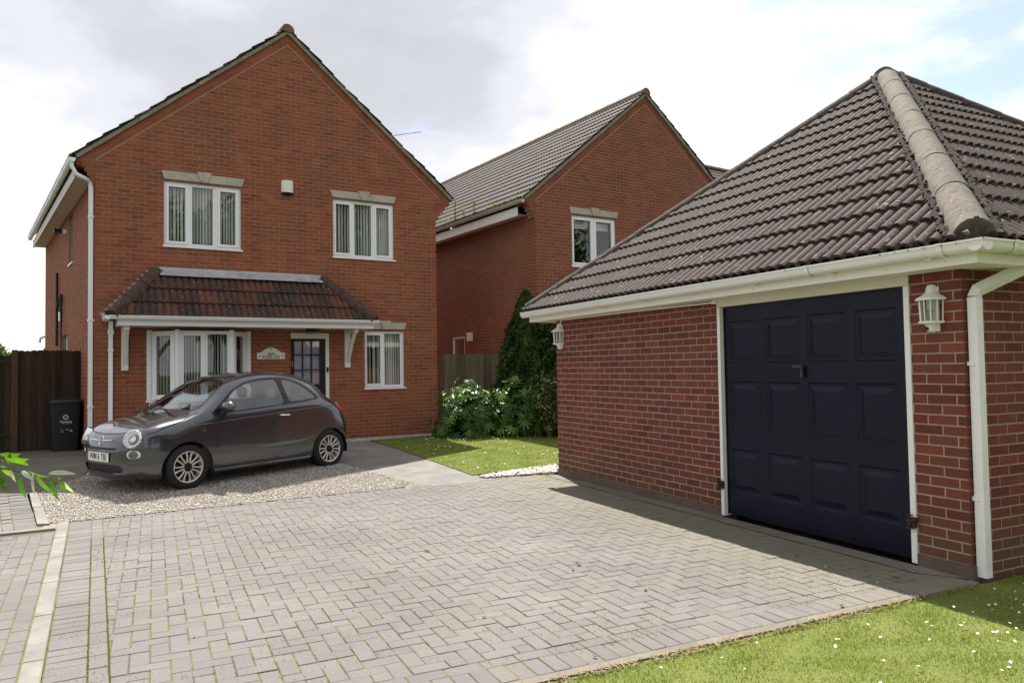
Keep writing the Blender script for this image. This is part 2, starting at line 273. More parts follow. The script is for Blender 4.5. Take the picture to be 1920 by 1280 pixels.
# ------------------------------------------------------------------ mesh helpers
class MB:
    def __init__(s): s.v = []; s.f = []; s.r = []; s.mi = []
    def add(s, vs, fs, r=None, mi=0):
        b = len(s.v); s.v += [tuple(v) for v in vs]; r = rng.random() if r is None else r
        for f in fs: s.f.append(tuple(i+b for i in f)); s.r.append(r); s.mi.append(mi)
    def box(s, a, b, M=None, r=None, mi=0):
        (x0, y0, z0), (x1, y1, z1) = a, b
        v = [(x0, y0, z0), (x1, y0, z0), (x1, y1, z0), (x0, y1, z0), (x0, y0, z1), (x1, y0, z1), (x1, y1, z1), (x0, y1, z1)]
        if M: v = [M(*q) for q in v]
        s.add(v, [(0, 3, 2, 1), (4, 5, 6, 7), (0, 1, 5, 4), (1, 2, 6, 5), (2, 3, 7, 6), (3, 0, 4, 7)], r, mi)
    def tube(s, pts, rad, n=8, r=None, cap=True, mi=0, box=False):
        pts = [Vector(p) for p in pts]; rads = rad if isinstance(rad, (list, tuple)) else [rad]*len(pts); V = []; F = []
        up = None
        for i, p in enumerate(pts):
            d = (pts[min(i+1, len(pts)-1)]-pts[max(i-1, 0)]).normalized()
            if up is None: up = Vector((0, 0, 1)) if abs(d.z) < .9 else Vector((1, 0, 0))
            a = d.cross(up).normalized(); b = a.cross(d).normalized()
            for k in range(n):
                t = 2*math.pi*(k+(.5 if n == 4 else 0))/n; V.append(p+a*math.cos(t)*rads[i]+b*math.sin(t)*rads[i])
        for i in range(len(pts)-1):
            for k in range(n): F.append((i*n+k, i*n+(k+1) % n, (i+1)*n+(k+1) % n, (i+1)*n+k))
        if cap: F.append(tuple(range(n))[::-1]); F.append(tuple(range((len(pts)-1)*n, len(pts)*n)))
        s.add(V, F, r, mi)
    def lathe(s, prof, n=24, M=None, r=None, mi=0, a0=0, a1=2*math.pi):
        full = abs(a1-a0-2*math.pi) < 1e-6; k = n if full else n+1; V = []; F = []
        for (rad, z) in prof:
            for i in range(k):
                t = a0+(a1-a0)*i/n; q = (rad*math.cos(t), rad*math.sin(t), z); V.append(M(*q) if M else q)
        for j in range(len(prof)-1):
            for i in range(n): F.append((j*k+i, j*k+(i+1) % k, (j+1)*k+(i+1) % k, (j+1)*k+i))
        s.add(V, F, r, mi)
    def prism(s, poly, P, o0, o1, cham=0., r=None, mi=0):
        # poly in (s,z); P(s,z,o) ; o1 = front
        n = len(poly); cx = sum(p[0] for p in poly)/n; cz = sum(p[1] for p in poly)/n; V = [P(a, b, o0) for a, b in poly]
        if cham:
            V += [P(a, b, o1-cham) for a, b in poly]
            V += [P(a+(cham if a < cx else -cham), b+(cham if b < cz else -cham), o1) for a, b in poly]
            F = [tuple(range(2*n, 3*n))]
            for i in range(n):
                j = (i+1) % n; F.append((i, j, n+j, n+i)); F.append((n+i, n+j, 2*n+j, 2*n+i))
        else:
            V += [P(a, b, o1) for a, b in poly]; F = [tuple(range(n))[::-1], tuple(range(n, 2*n))]
            for i in range(n): j = (i+1) % n; F.append((i, j, n+j, n+i))
        s.add(V, F, r, mi)
    def build(s, name, mat, parent=None, smooth=False, local=None, fix=False, **props):
        me = bpy.data.meshes.new(name); me.from_pydata(s.v, [], s.f)
        if s.f:
            at = me.attributes.new('rnd', 'FLOAT', 'FACE'); at.data.foreach_set('value', np.array(s.r, dtype=np.float32))
        for mm in (mat if isinstance(mat, (list, tuple)) else [mat]): me.materials.append(MATS[mm])
        if isinstance(mat, (list, tuple)): me.polygons.foreach_set('material_index', s.mi)
        if smooth: me.polygons.foreach_set('use_smooth', [True]*len(me.polygons))
        if fix:
            bm = bmesh.new(); bm.from_mesh(me); bmesh.ops.remove_doubles(bm, verts=bm.verts, dist=1e-5); bmesh.ops.recalc_face_normals(bm, faces=bm.faces); bm.to_mesh(me); bm.free()
        return link(name, me, parent, **props)
def link(name, me, parent=None, **props):
    o = bpy.data.objects.new(name, me); COL.objects.link(o)
    if parent is not None:
        o.parent = parent; o.matrix_parent_inverse = PINV.get(parent.name, Matrix())
    for k, v in props.items(): o[k] = v
    return o
PINV = {}
def thing(name, label, cat, loc=(0, 0, 0), group=None, rotz=None):
    """an Empty at the thing's base; with rotz None the children are given in world coordinates"""
    o = bpy.data.objects.new(name, None); COL.objects.link(o); o.location = loc; o.empty_display_size = .2
    o['label'] = label; o['category'] = cat
    if group: o['group'] = group
    if rotz is None: PINV[o.name] = Matrix.Translation(-Vector(loc))
    else: o.rotation_euler = (0, 0, rotz)
    return o
def sub(o, parent):
    PINV[o.name] = PINV.get(parent.name, Matrix()) if False else Matrix(); return o
def auto_smooth(o, ang=35):
    me = o.data; me.polygons.foreach_set('use_smooth', [True]*len(me.polygons))
    try: me.set_sharp_from_angle(angle=R(ang))
    except Exception: pass
def clip(poly, a, b, c):        # keep a*x+b*y<=c
    o = []; n = len(poly)
    for i in range(n):
        p, q = poly[i], poly[(i+1) % n]; dp = a*p[0]+b*p[1]-c; dq = a*q[0]+b*q[1]-c
        if dp <= 0: o.append(p)
        if (dp < 0 < dq) or (dq < 0 < dp):
            t = dp/(dp-dq); o.append((p[0]+(q[0]-p[0])*t, p[1]+(q[1]-p[1])*t))
    return o
def area(p): return abs(sum(p[i][0]*p[(i+1) % len(p)][1]-p[(i+1) % len(p)][0]*p[i][1] for i in range(len(p))))/2
def clips(poly, hs):
    for h in hs:
        poly = clip(poly, *h)
        if len(poly) < 3: return []
    return poly
def poly_halfs(pts):            # convex polygon -> half planes
    cx = sum(p[0] for p in pts)/len(pts); cy = sum(p[1] for p in pts)/len(pts); H = []
    for i in range(len(pts)):
        (x0, y0), (x1, y1) = pts[i], pts[(i+1) % len(pts)]; a, b = y1-y0, -(x1-x0); l = math.hypot(a, b); a /= l; b /= l; c = a*x0+b*y0
        if a*cx+b*cy > c: a, b, c = -a, -b, -c
        H.append((a, b, c))
    return H
class Frame:
    def __init__(s, o, d, n): s.o = Vector(o); s.d = Vector(d).normalized(); s.n = Vector(n).normalized()
    def P(s, a, z, o=0.): return s.o+s.d*a+s.n*o+Vector((0, 0, z))
    def box(s, mb, s0, s1, z0, z1, o0, o1, r=None, mi=0): mb.box((s0, z0, o0), (s1, z1, o1), s.P, r, mi)
def in_view(p, marg=1.06):
    d = Vector(p)-CAMP; z = d.dot(fw)
    if z < .3: return False
    return abs(d.dot(rt)/z*FPX) < 960*marg and abs(d.dot(up_)/z*FPX) < 640*marg
def sub_holes(rect, holes):
    """rect (s0,s1,z0,z1) minus axis aligned holes -> rects"""
    rs = [rect]
    for h in holes:
        nx = []
        for (a, b, c, d) in rs:
            if h[0] >= b or h[1] <= a or h[2] >= d or h[3] <= c: nx.append((a, b, c, d)); continue
            if h[0] > a: nx.append((a, h[0], c, d))
            if h[1] < b: nx.append((h[1], b, c, d))
            m0, m1 = max(a, h[0]), min(b, h[1])
            if h[2] > c: nx.append((m0, m1, c, h[2]))
            if h[3] < d: nx.append((m0, m1, h[3], d))
        rs = nx
    return rs
COURSE, BL, J = .075, .225, .0115
class Bricks:
    """collects bricks of a building; nearest 300 become objects, the rest one joined part"""
    def __init__(s): s.full = []; s.mb = MB(); s.cache = {}
    def emit(s, fr, rect, o, single=True):
        s0, s1, z0, z1 = rect; w = s1-s0; h = z1-z0
        if w < .012 or h < .012: return
        c = fr.P((s0+s1)/2, (z0+z1)/2, o)
        if single and w > .09 and h > .055 and in_view(c): s.full.append(((c-CAMP).length, fr, rect, o))
        else: s.put(fr, rect, o)
    def put(s, fr, rect, o):
        s0, s1, z0, z1 = rect; o = o+rng.uniform(-.0012, .0012)
        s.mb.prism([(s0, z0), (s1, z0), (s1, z1), (s0, z1)], fr.P, o-.02, o, .002)
    def poly(s, fr, poly, o): s.mb.prism(poly, fr.P, o-.02, o, 0)
    def finish(s, mat, parent, limit=300):
        s.full.sort(key=lambda q: q[0])
        for q in s.full[limit:]: s.put(*q[1:])
        for dist, fr, (s0, s1, z0, z1), o in s.full[:limit]:
            key = (round((s1-s0)*500), round((z1-z0)*500))
            if key not in s.cache:
                mb = MB(); w, h = key[0]/1000, key[1]/1000
                mb.prism([(-w, -h), (w, -h), (w, h), (-w, h)], lambda a, b, c: Vector((a, -c, b)), -.02, 0, .002, r=0.)
                me = bpy.data.meshes.new('brick'); me.from_pydata(mb.v, [], mb.f); me.materials.append(MATS[mat])
                s.cache[key] = me
            c = fr.P((s0+s1)/2, (z0+z1)/2, o+rng.uniform(-.0012, .0012))
            ob = link('brick', s.cache[key], parent)
            X = fr.d; Z = Vector((0, 0, 1)); Yv = -fr.n
            if X.cross(Yv).dot(Z) < 0: X = -X
            ob.matrix_basis = Matrix(((X.x, Yv.x, 0, c.x), (X.y, Yv.y, 0, c.y), (0, 0, 1, c.z), (0, 0, 0, 1)))
        if s.mb.f: s.mb.build('brick', mat, parent, kind='stuff')
def brick_wall(B, core, fr, s0, s1, z0, z1, holes=(), halfs=(), phase=0., smin=None, smax=None, single=True, thick=.24, core_off=.003, half_from=-1e9):
    """running-bond bricks on the frame's plane; core = mortar mesh builder"""
    k0 = int(round(z0/COURSE)); k1 = int(math.ceil((z1-1e-6)/COURSE))
    for k in range(k0, k1):
        za, zb = k*COURSE+J/2, (k+1)*COURSE-J/2; zb = min(zb, z1)
        a0 = smin(k*COURSE) if smin else s0; a1 = smax(k*COURSE) if smax else s1
        i0 = int(math.floor((a0-s0-phase)/BL))-1; off = (k % 2)*BL/2+phase; x = s0+off+i0*BL
        while x < a1:
            b0, b1 = max(x+J/2, a0), min(x+BL-J/2, a1)
            if b1-b0 > .012:
                for rc in sub_holes((b0, b1, za, zb), holes):
                    if halfs and zb > half_from:
                        pl = [(rc[0], rc[2]), (rc[1], rc[2]), (rc[1], rc[3]), (rc[0], rc[3])]; q = clips(pl, halfs)
                        if len(q) < 3 or area(q) < 2e-4: continue
                        if abs(area(q)-area(pl)) < 1e-6: B.emit(fr, rc, 0, single)
                        else: B.poly(fr, q, 0)
                    else: B.emit(fr, rc, 0, single)
            x += BL
    # mortar core
    ss = sorted({s0, s1}|{h[i] for h in holes for i in (0, 1) if s0 < h[i] < s1}); zs = sorted({z0, z1}|{h[i] for h in holes for i in (2, 3) if z0 < h[i] < z1})
    ss[0] += .009; ss[-1] -= .009
    for i in range(len(ss)-1):
        for j in range(len(zs)-1):
            c = ((ss[i]+ss[i+1])/2, (zs[j]+zs[j+1])/2)
            if any(h[0] < c[0] < h[1] and h[2] < c[1] < h[3] for h in holes): continue
            q = clips([(ss[i], zs[j]), (ss[i+1], zs[j]), (ss[i+1], zs[j+1]), (ss[i], zs[j+1])], halfs)
            if len(q) >= 3 and area(q) > 1e-5: core.prism(q, fr.P, -thick, -core_off)
def text_mesh(txt, size, name, mat, M, parent, sx=1., depth=.0015, **props):
    cu = bpy.data.curves.new(name, 'FONT'); cu.body = txt; cu.size = size; cu.extrude = depth; cu.offset = size*.012; cu.align_x = 'CENTER'; cu.align_y = 'CENTER'
    tmp = bpy.data.objects.new('tmp', cu); COL.objects.link(tmp); dg = bpy.context.evaluated_depsgraph_get()
    me = bpy.data.meshes.new_from_object(tmp.evaluated_get(dg)); bpy.data.objects.remove(tmp)
    me.materials.clear(); me.materials.append(MATS[mat])
    for v in me.vertices: v.co = M(v.co.x*sx, v.co.y, v.co.z)
    return link(name, me, parent, **props)

def gz(x, y): 
    t = min(max((y-9.3)/4.0, 0), 1); return .14*t
def sheet(name, polys, dz, mat, step=.3, kind=None, parent=None, thick=.0, zf=gz, **props):
    mb = MB()
    for poly in polys:
        H = poly_halfs(poly); x0 = min(p[0] for p in poly); x1 = max(p[0] for p in poly); y0 = min(p[1] for p in poly); y1 = max(p[1] for p in poly)
        nx = max(1, int(math.ceil((x1-x0)/step))); ny = max(1, int(math.ceil((y1-y0)/step)))
        for i in range(nx):
            for j in range(ny):
                a, b = x0+(x1-x0)*i/nx, x0+(x1-x0)*(i+1)/nx; c, d = y0+(y1-y0)*j/ny, y0+(y1-y0)*(j+1)/ny
                q = clips([(a, c), (b, c), (b, d), (a, d)], H)
                if len(q) >= 3 and area(q) > 1e-6: mb.add([(u, v, zf(u, v)+dz) for u, v in q], [tuple(range(len(q)))])
        if thick:
            n = len(poly)
            for i in range(n):
                (ax, ay), (bx, by) = poly[i], poly[(i+1) % n]
                mb.add([(ax, ay, zf(ax, ay)+dz), (bx, by, zf(bx, by)+dz), (bx, by, zf(bx, by)+dz-thick), (ax, ay, zf(ax, ay)+dz-thick)], [(0, 1, 2, 3)])
    if kind: props['kind'] = kind
    return mb.build(name, mat, parent, **props)

# ------------------------------------------------------------------ ground
sheet('ground', [[(-400, -400), (400, -400), (400, 400), (-400, 400)]], -.16, 'field_grass', 40., kind='structure', zf=lambda x, y: 0)
sheet('garden_earth', [[(-12, -3), (14, -3), (14, 9.3), (-12, 9.3)], [(-12, 9.3), (14, 9.3), (14, 30), (-12, 30)]], -.05, 'earth', .8, kind='structure')
KX = lambda y: -.61-.062*(y-6)      # right edge of the driveway kerb
GE = lambda x: 9.045+.085*(x+.78)   # edge between paving and gravel
def sheetkind(): return 'structure'
drive_poly = [(KX(3.3), 3.34), (5.6, 3.34), (5.6, 9.5), (5.18, 9.5), (KX(9.0), GE(-.8))]
sheet('driveway', [[(KX(3.3)-.05, 3.3), (5.17, 3.3), (5.17, 9.45), (KX(9)-.05, GE(-.8))]], -.0045, 'paver_joint', .5, kind='structure')
sheet('side_paving', [[(-5, 1.5), (KX(1.5)-.1, 1.5), (KX(8.6)-.1, 8.7), (-5, 8.42)], [(-5, 8.4), (KX(8.9)-.1, 8.7), (-.99, 9.05), (-1.36, 10.99), (-5, 11.0)]], -.0105, 'paver_joint', .5, kind='structure')
DRV = bpy.data.objects['driveway']; SIDE = bpy.data.objects['side_paving']
class Pavers:
    def __init__(s, parent, dz=0.): s.full = []; s.mb = MB(); s.parent = parent; s.cache = {}; s.dz = dz
    def quad(s, cx, cy, w, h, ang, halfs):
        ca, sa = math.cos(ang), math.sin(ang); w2, h2 = w/2-(.0036 if abs(math.cos(ang)) > .7 else .0014), h/2-(.0014 if abs(math.cos(ang)) > .7 else .0036)
        pl = [(cx+ca*a-sa*b, cy+sa*a+ca*b) for a, b in ((-w2, -h2), (w2, -h2), (w2, h2), (-w2, h2))]
        q = clips(pl, halfs) if halfs else pl
        if len(q) < 3 or area(q) < 8e-4: return
        P = (cx, cy, gz(cx, cy)+s.dz)
        if abs(area(q)-area(pl)) < 1e-6 and in_view(P, 1.0): s.full.append(((Vector(P)-CAMP).length, cx, cy, w, h, ang))
        else: s.put(q)
    def put(s, q):
        t = rng.uniform(-.003, .002); s.mb.prism(q, lambda a, b, c: Vector((a, b, gz(a, b)+s.dz+c)), -.03, t, .0028)
    def finish(s, limit=300):
        s.full.sort()
        for d, cx, cy, w, h, ang in s.full[limit:]:
            ca, sa = math.cos(ang), math.sin(ang); w2, h2 = w/2-(.0036 if abs(math.cos(ang)) > .7 else .0014), h/2-(.0014 if abs(math.cos(ang)) > .7 else .0036)
            s.put([(cx+ca*a-sa*b, cy+sa*a+ca*b) for a, b in ((-w2, -h2), (w2, -h2), (w2, h2), (-w2, h2))])
        for d, cx, cy, w, h, ang in s.full[:limit]:
            k = (round(w*500), round(h*500), abs(math.cos(ang)) > .7)
            if k not in s.cache:
                mb = MB(); a, b = k[0]/1000-(.0036 if k[2] else .0014), k[1]/1000-(.0014 if k[2] else .0036)
                mb.prism([(-a, -b), (a, -b), (a, b), (-a, b)], lambda x, y, c: Vector((x, y, c)), -.03, 0, .0028, r=0.)
                me = bpy.data.meshes.new('paving_block'); me.from_pydata(mb.v, [], mb.f); me.materials.append(MATS['paver']); s.cache[k] = me
            o = link('paving_block', s.cache[k], s.parent)
            o.location = (cx, cy, gz(cx, cy)+s.dz+rng.uniform(-.003, .002)); o.rotation_euler = (rng.uniform(-.012, .012), rng.uniform(-.012, .012), ang+rng.uniform(-.004, .004))
        if s.mb.f: s.mb.build('paving_block', 'paver', s.parent, kind='stuff')
PV = Pavers(DRV)
# edge courses along the front lawn
for i in range(60):
    PV.quad(5.13-.05-.1*i-.0, 3.44, .1, .2, 0, [(-1, .0, -KX(3.4)+0)])
for i in range(30):
    PV.quad(5.13-.1-.2*i, 3.59, .2, .1, 0, [(-1, 0, -KX(3.6))])
# two edge courses along the kerb, laid along its slant
kd = Vector((-.062, 1)).normalized(); kang = math.atan2(kd.y, kd.x); kn = Vector((kd.y, -kd.x))
kb = Vector((KX(3.3), 3.3))
gh = (-.085, 1, 9.045+.085*.78-.1)   # y-.085x <= ...
l_ = math.hypot(.085, 1); GH = (-.085/l_, 1/l_, (9.045+.085*.78-.105)/l_)
for i in range(60):
    c = kb+kd*(.05+.1*i)+kn*.105
    PV.quad(c.x, c.y, .1, .2, kang, [(0, -1, -3.345), GH])
for i in range(30):
    c = kb+kd*(.1+.2*i)+kn*.255
    PV.quad(c.x, c.y, .2, .1, kang, [(0, -1, -3.345), GH])
# soldier course along gravel edge
ga = math.atan(.085)
for i in range(42):
    x = -.79+.1*i+.05; PV.quad(x, GE(x)-.055, .1, .1, ga, [(kn.x*-1, kn.y*-1, -(kb.x*kn.x+kb.y*kn.y)-.0)])
# herringbone field
FH = [(0, -1, -3.64), GH, (-kn.x, -kn.y, -(kb.dot(kn)+.306)), (1, 0, 4.98)]
for i in range(-12, 62):
    for j in range(33, 98):
        d = (i-j) % 4; x, y = i*.1-.02, j*.1+.04
        if d == 0: PV.quad(x+.1, y+.05, .2, .1, 0, FH)
        elif d == 3: PV.quad(x+.05, y+.1, .1, .2, 0, FH)
PV.finish()
sheet('garage_apron', [[(4.985, 3.64), (5.17, 3.345), (5.17, 9.27), (4.985, 9.27)]], .003, 'haunch', .5, kind='structure')
sheet('edging_haunch', [[(-.4, 3.27), (5.14, 3.27), (5.16, 3.338), (-.4, 3.338)]], -.001, 'haunch', .5, kind='structure', thick=.05)
PS = Pavers(SIDE, -.006)
kl = kb-kn*.11
SH = [(kn.x, kn.y, kl.dot(kn)), (-.05/1.00125, 1/1.00125, 8.60/1.00125)]
for c_ in range(3):
    for i in range(40):
        c = kb+kd*(-2.0+.2*i+(.1 if c_ % 2 else 0))-kn*(.16+.1*c_); PS.quad(c.x, c.y, .2, .1, kang, SH)
SH2 = [(kn.x, kn.y, (kb-kn*.41).dot(kn)), SH[1], (-1, 0, 3.2)]
for i in range(-30, 0):
    for j in range(18, 90):
        d = (i-j) % 4; x, y = i*.1, j*.1
        if d == 0: PS.quad(x+.1, y+.05, .2, .1, 0, SH2)
        elif d == 3: PS.quad(x+.05, y+.1, .1, .2, 0, SH2)
# far left panel: soldier and stretcher columns running towards the gate
d2v = Vector((-1.36+1.03, 10.99-9.10)).normalized(); n2v = Vector((d2v.y, -d2v.x)); b2 = Vector((-1.03, 9.10)); a2 = math.atan2(d2v.y, d2v.x)
SH3 = [(0, 1, 11.0), (.05/1.00125, -1/1.00125, -8.78/1.00125), (n2v.x, n2v.y, b2.dot(n2v)-.06)]
col = .06
for w in (.2, .1, .1, .2, .1, .1, .2, .1, .1, .2, .1, .1, .1, .1, .1):
    for i in range(-10, 26):
        if w == .2: c = b2+d2v*(.1*i)-n2v*(col+.1); PS.quad(c.x, c.y, .1, .2, a2, SH3)
        else: c = b2+d2v*(.2*i+rng.choice((0, .1)) if 0 else .2*i+(.1 if int(col*10) % 2 else 0))-n2v*(col+.05); PS.quad(c.x, c.y, .2, .1, a2, SH3)
    col += w
PS.finish(220)
# kerbs
def kerb(name, pts_a, pts_b, top, seg, lab=None):
    """edging of separate concrete lengths between two lines"""
    a0, a1 = Vector(pts_a[0]), Vector(pts_a[1]); b0, b1 = Vector(pts_b[0]), Vector(pts_b[1]); L_ = (a1-a0).length; n = max(1, round(L_/seg))
    root = thing(name, lab[0], lab[1], (a0.x, a0.y, 0))
    for i in range(n):
        t0, t1 = i/n+.004/L_*1, (i+1)/n-.004/L_; mb = MB()
        q = [a0.lerp(a1, t0), a0.lerp(a1, t1), b0.lerp(b1, t1), b0.lerp(b1, t0)]
        mb.prism([(v.x, v.y) for v in q], lambda x, y, c: Vector((x, y, gz(x, y)+c)), -.15, top+rng.uniform(-.002, .002), .006); mb.build('kerb_stone', 'kerb_concrete', root)
k0, k1 = kb+kd*-2.0, kb+kd*5.76
kerb('driveway_kerb', (k0-kn*.102, k1-kn*.102), (k0, k1), .012, .9, ('pale concrete kerb running along the left edge of the block driveway', 'kerb'))
kerb('cross_kerb', ((-5, 8.40), (-.882, 8.69)), ((-5, 8.47), (-.888, 8.77)), .012, .9, ('narrow concrete edging crossing the left paving at right angles to the long kerb', 'kerb'))
kerb('gravel_edging', ((-1.40, 10.99), (-1.075, 9.02)), ((-1.33, 11.0), (-.965, 8.98)), .014, .9, ('thin pale edging between left paving and gravel', 'kerb'))
sheet('gravel_corner', [[(-1.02, 8.70), (-.86, 8.70), (-.80, 9.12), (-1.02, 9.12)]], -.006, 'gravel_bed', .4, kind='structure')
# paths and yards
sheet('concrete_path', [[(2.9, 9.25), (5.18, 9.44), (4.55, 9.62), (3.0, 9.50)], [(3.15, 9.5), (4.15, 9.59), (3.80, 14.6), (2.1, 14.3), (2.3, 12.4)]], .0, 'path_concrete', .3, kind='structure')
sheet('concrete_yard', [[(-5, 11.0), (-1.36, 10.99), (-.88, 12.2), (-.9, 16.6), (-5, 16.6)], [(-.9, 12.2), (-.5, 12.6), (-.5, 14.5), (-.9, 14.5)]], .0, 'yard_concrete', .5, kind='structure')
gravel_polys = [[(-1.33, 10.97), (-.99, 9.07), (3.17, 9.41), (2.75, 11.2), (2.3, 12.4), (-.88, 12.2)], [(-.88, 12.2), (2.3, 12.4), (2.2, 14.75), (-.6, 14.5)], [(3.2, 14.35), (6.2, 15.0), (6.2, 15.3), (3.2, 15.0)]]
sheet('gravel_bed', gravel_polys, -.004, 'gravel_bed', .4, kind='structure')
def scatter_stones(name, polys, n, size, mat, seed, dz=0., fl=.55):
    g = np.random.default_rng(seed); A = [area(p) for p in polys]; V = []; rr = []
    base = np.array([(1, 0, 0), (-1, 0, 0), (0, 1, 0), (0, -1, 0), (0, 0, 1), (0, 0, -1)], float)
    F = np.array([(0, 2, 4), (2, 1, 4), (1, 3, 4), (3, 0, 4), (2, 0, 5), (1, 2, 5), (3, 1, 5), (0, 3, 5)])
    P = []
    for p, a in zip(polys, A):
        H = poly_halfs(p); x0 = min(q[0] for q in p); x1 = max(q[0] for q in p); y0 = min(q[1] for q in p); y1 = max(q[1] for q in p); k = int(n*a/sum(A)); c = 0
        while c < k:
            x, y = g.uniform(x0, x1), g.uniform(y0, y1)
            if all(h[0]*x+h[1]*y <= h[2]+.01 for h in H): P.append((x, y, gz(x, y)+dz)); c += 1
    P = np.array(P); m_ = len(P); sz = g.uniform(size[0], size[1], m_)
    sc = g.uniform(.6, 1.0, (m_, 3))*sz[:, None]; sc[:, 2] *= fl
    v = base[None]*sc[:, None, :]*g.uniform(.75, 1.15, (m_, 6, 1)); a = g.uniform(0, 6.28, m_); tl = g.uniform(-.6, .6, m_)
    y_, z_ = v[..., 1]*np.cos(tl)[:, None]-v[..., 2]*np.sin(tl)[:, None], v[..., 1]*np.sin(tl)[:, None]+v[..., 2]*np.cos(tl)[:, None]; v[..., 1], v[..., 2] = y_, z_
    x_, y_ = v[..., 0]*np.cos(a)[:, None]-v[..., 1]*np.sin(a)[:, None], v[..., 0]*np.sin(a)[:, None]+v[..., 1]*np.cos(a)[:, None]; v[..., 0], v[..., 1] = x_, y_
    v += P[:, None, :]+np.array([0, 0, .2*size[0]])
    return raw_mesh(name, v.reshape(-1, 3), (F[None]+np.arange(m_)[:, None, None]*6).reshape(-1, 3), np.repeat(g.uniform(0, 1, m_), 8), mat)
def raw_mesh(name, v, f, r, mat, parent=None, **props):
    me = bpy.data.meshes.new(name); k = f.shape[1]; me.vertices.add(len(v)); me.vertices.foreach_set('co', np.ascontiguousarray(v, dtype=np.float32).ravel())
    me.loops.add(len(f)*k); me.loops.foreach_set('vertex_index', np.ascontiguousarray(f, dtype=np.int32).ravel())
    me.polygons.add(len(f)); me.polygons.foreach_set('loop_start', np.arange(0, len(f)*k, k, dtype=np.int32)); me.update(calc_edges=True)
    at = me.attributes.new('rnd', 'FLOAT', 'FACE'); at.data.foreach_set('value', np.ascontiguousarray(r, dtype=np.float32))
    me.materials.append(MATS[mat]); return link(name, me, parent, **props)
def stuff(o, label, cat): o['kind'] = 'stuff'; o['label'] = label; o['category'] = cat; return o
stuff(scatter_stones('gravel', gravel_polys[:2], 42000, (.008, .0165), 'gravel', 3), 'pale multicoloured gravel spread under and in front of the grey car', 'gravel')
stuff(scatter_stones('gravel', gravel_polys[2:], 3000, (.012, .022), 'gravel', 4), 'brown gravel strip along the foot of the house wall', 'gravel')
peb = [[(4.15, 9.48), (5.2, 9.42), (5.5, 9.55), (5.5, 9.95), (5.1, 9.9), (4.1, 9.62)]]
sheet('pebble_bed', peb, .005, 'gravel_bed', .4, kind='structure')
stuff(scatter_stones('pebbles', peb, 900, (.022, .045), 'gravel', 5, .01, .7), 'pale pebble strip between the small lawn and the garage corner', 'pebbles')

# ------------------------------------------------------------------ lawns
def lawnz(x, y): return gz(x, y)+.03
front = [[(-.4, -2.5), (9, -2.5), (9, 3.25), (-.4, 3.25)]]
back = [[(4.08, 9.62), (5.1, 9.9), (5.5, 9.95), (8.2, 10.4), (8.2, 14.5), (5.8, 14.6), (3.8, 14.3)]]
sheet('front_lawn', [[(-.4, -2.5), (9, -2.5), (9, 3.27), (-.4, 3.27)]], -.012, 'lawn_soil', .5, kind='structure')
sheet('back_lawn', back, .012, 'lawn_soil', .5, kind='structure')
def blades(name, polys, n, hh, ww, seed, zf, dens=None):
    g = np.random.default_rng(seed); P = []
    A = [area(p) for p in polys]
    for p, a in zip(polys, A):
        H = poly_halfs(p); x0 = min(q[0] for q in p); x1 = max(q[0] for q in p); y0 = min(q[1] for q in p); y1 = max(q[1] for q in p)
        k = int(n*a/sum(A)*1.0); X = g.uniform(x0, x1, k*3); Y = g.uniform(y0, y1, k*3); ok = np.ones(k*3, bool)
        for h in H: ok &= h[0]*X+h[1]*Y <= h[2]+g.normal(0, .012, k*3)
        if dens is not None: ok &= g.uniform(0, 1, k*3) < dens(X, Y)
        P.append(np.stack([X[ok][:k], Y[ok][:k]], -1))
    P = np.concatenate(P); m_ = len(P); Z = np.array([zf(x, y) for x, y in P])
    clump = .75+.5*np.sin(P[:, 0]*9+np.sin(P[:, 1]*7)*2)*np.sin(P[:, 1]*11)*.5+.12*g.normal(size=m_)
    h = g.uniform(hh[0], hh[1], m_)*np.clip(clump, .35, 1.4); w = g.uniform(ww[0], ww[1], m_); a = g.uniform(0, 6.28, m_); l = g.uniform(.2, 1.0, m_)*h; b = g.uniform(0, 6.28, m_)
    c = np.stack([P[:, 0], P[:, 1], Z-.01], -1); d = np.stack([np.cos(a), np.sin(a), 0*a], -1)*w[:, None]/2; lean = np.stack([np.cos(b), np.sin(b), 0*b], -1)*l[:, None]
    v0, v1 = c-d, c+d; mid = c+lean*.35; mid[:, 2] += h*.62; v2, v3 = mid-d*.8, mid+d*.8; tip = c+lean; tip[:, 2] += h*.95
    v = np.stack([v0, v1, v3, v2, tip], 1).reshape(-1, 3); o = np.arange(m_)[:, None]*5
    tri = np.concatenate([o+np.array([[0, 1, 2]]), o+np.array([[0, 2, 3]]), o+np.array([[3, 2, 4]])], 1).reshape(-1, 3)
    return raw_mesh(name, v, tri, np.repeat(np.clip(g.beta(2, 2.4, m_), 0, 1), 3), 'grass_blade')
vis_front = [[(-.2, 2.6), (3.2, 1.6), (9, 1.2), (9, 3.25), (-.2, 3.25)]]
stuff(blades('grass', [[(1.0, 2.7), (2.2, 2.1), (5.6, .9), (7.5, 1.0), (7.5, 3.26), (1.0, 3.26)]], 125000, (.016, .042), (.0022, .0042), 21, lambda x, y: gz(x, y)-.01), 'bright mown grass with daisies in the bottom right corner before the garage', 'grass')
stuff(blades('grass', back, 70000, (.02, .04), (.004, .008), 22, lambda x, y: gz(x, y)+.015), 'small sunlit lawn between concrete path, bushes and garage', 'grass')
def moss(X, Y): return np.where((np.sin(X*5.1)*np.sin(Y*4.3)+np.sin(X*1.7+Y*2.2)) > -.3, 1., .25)
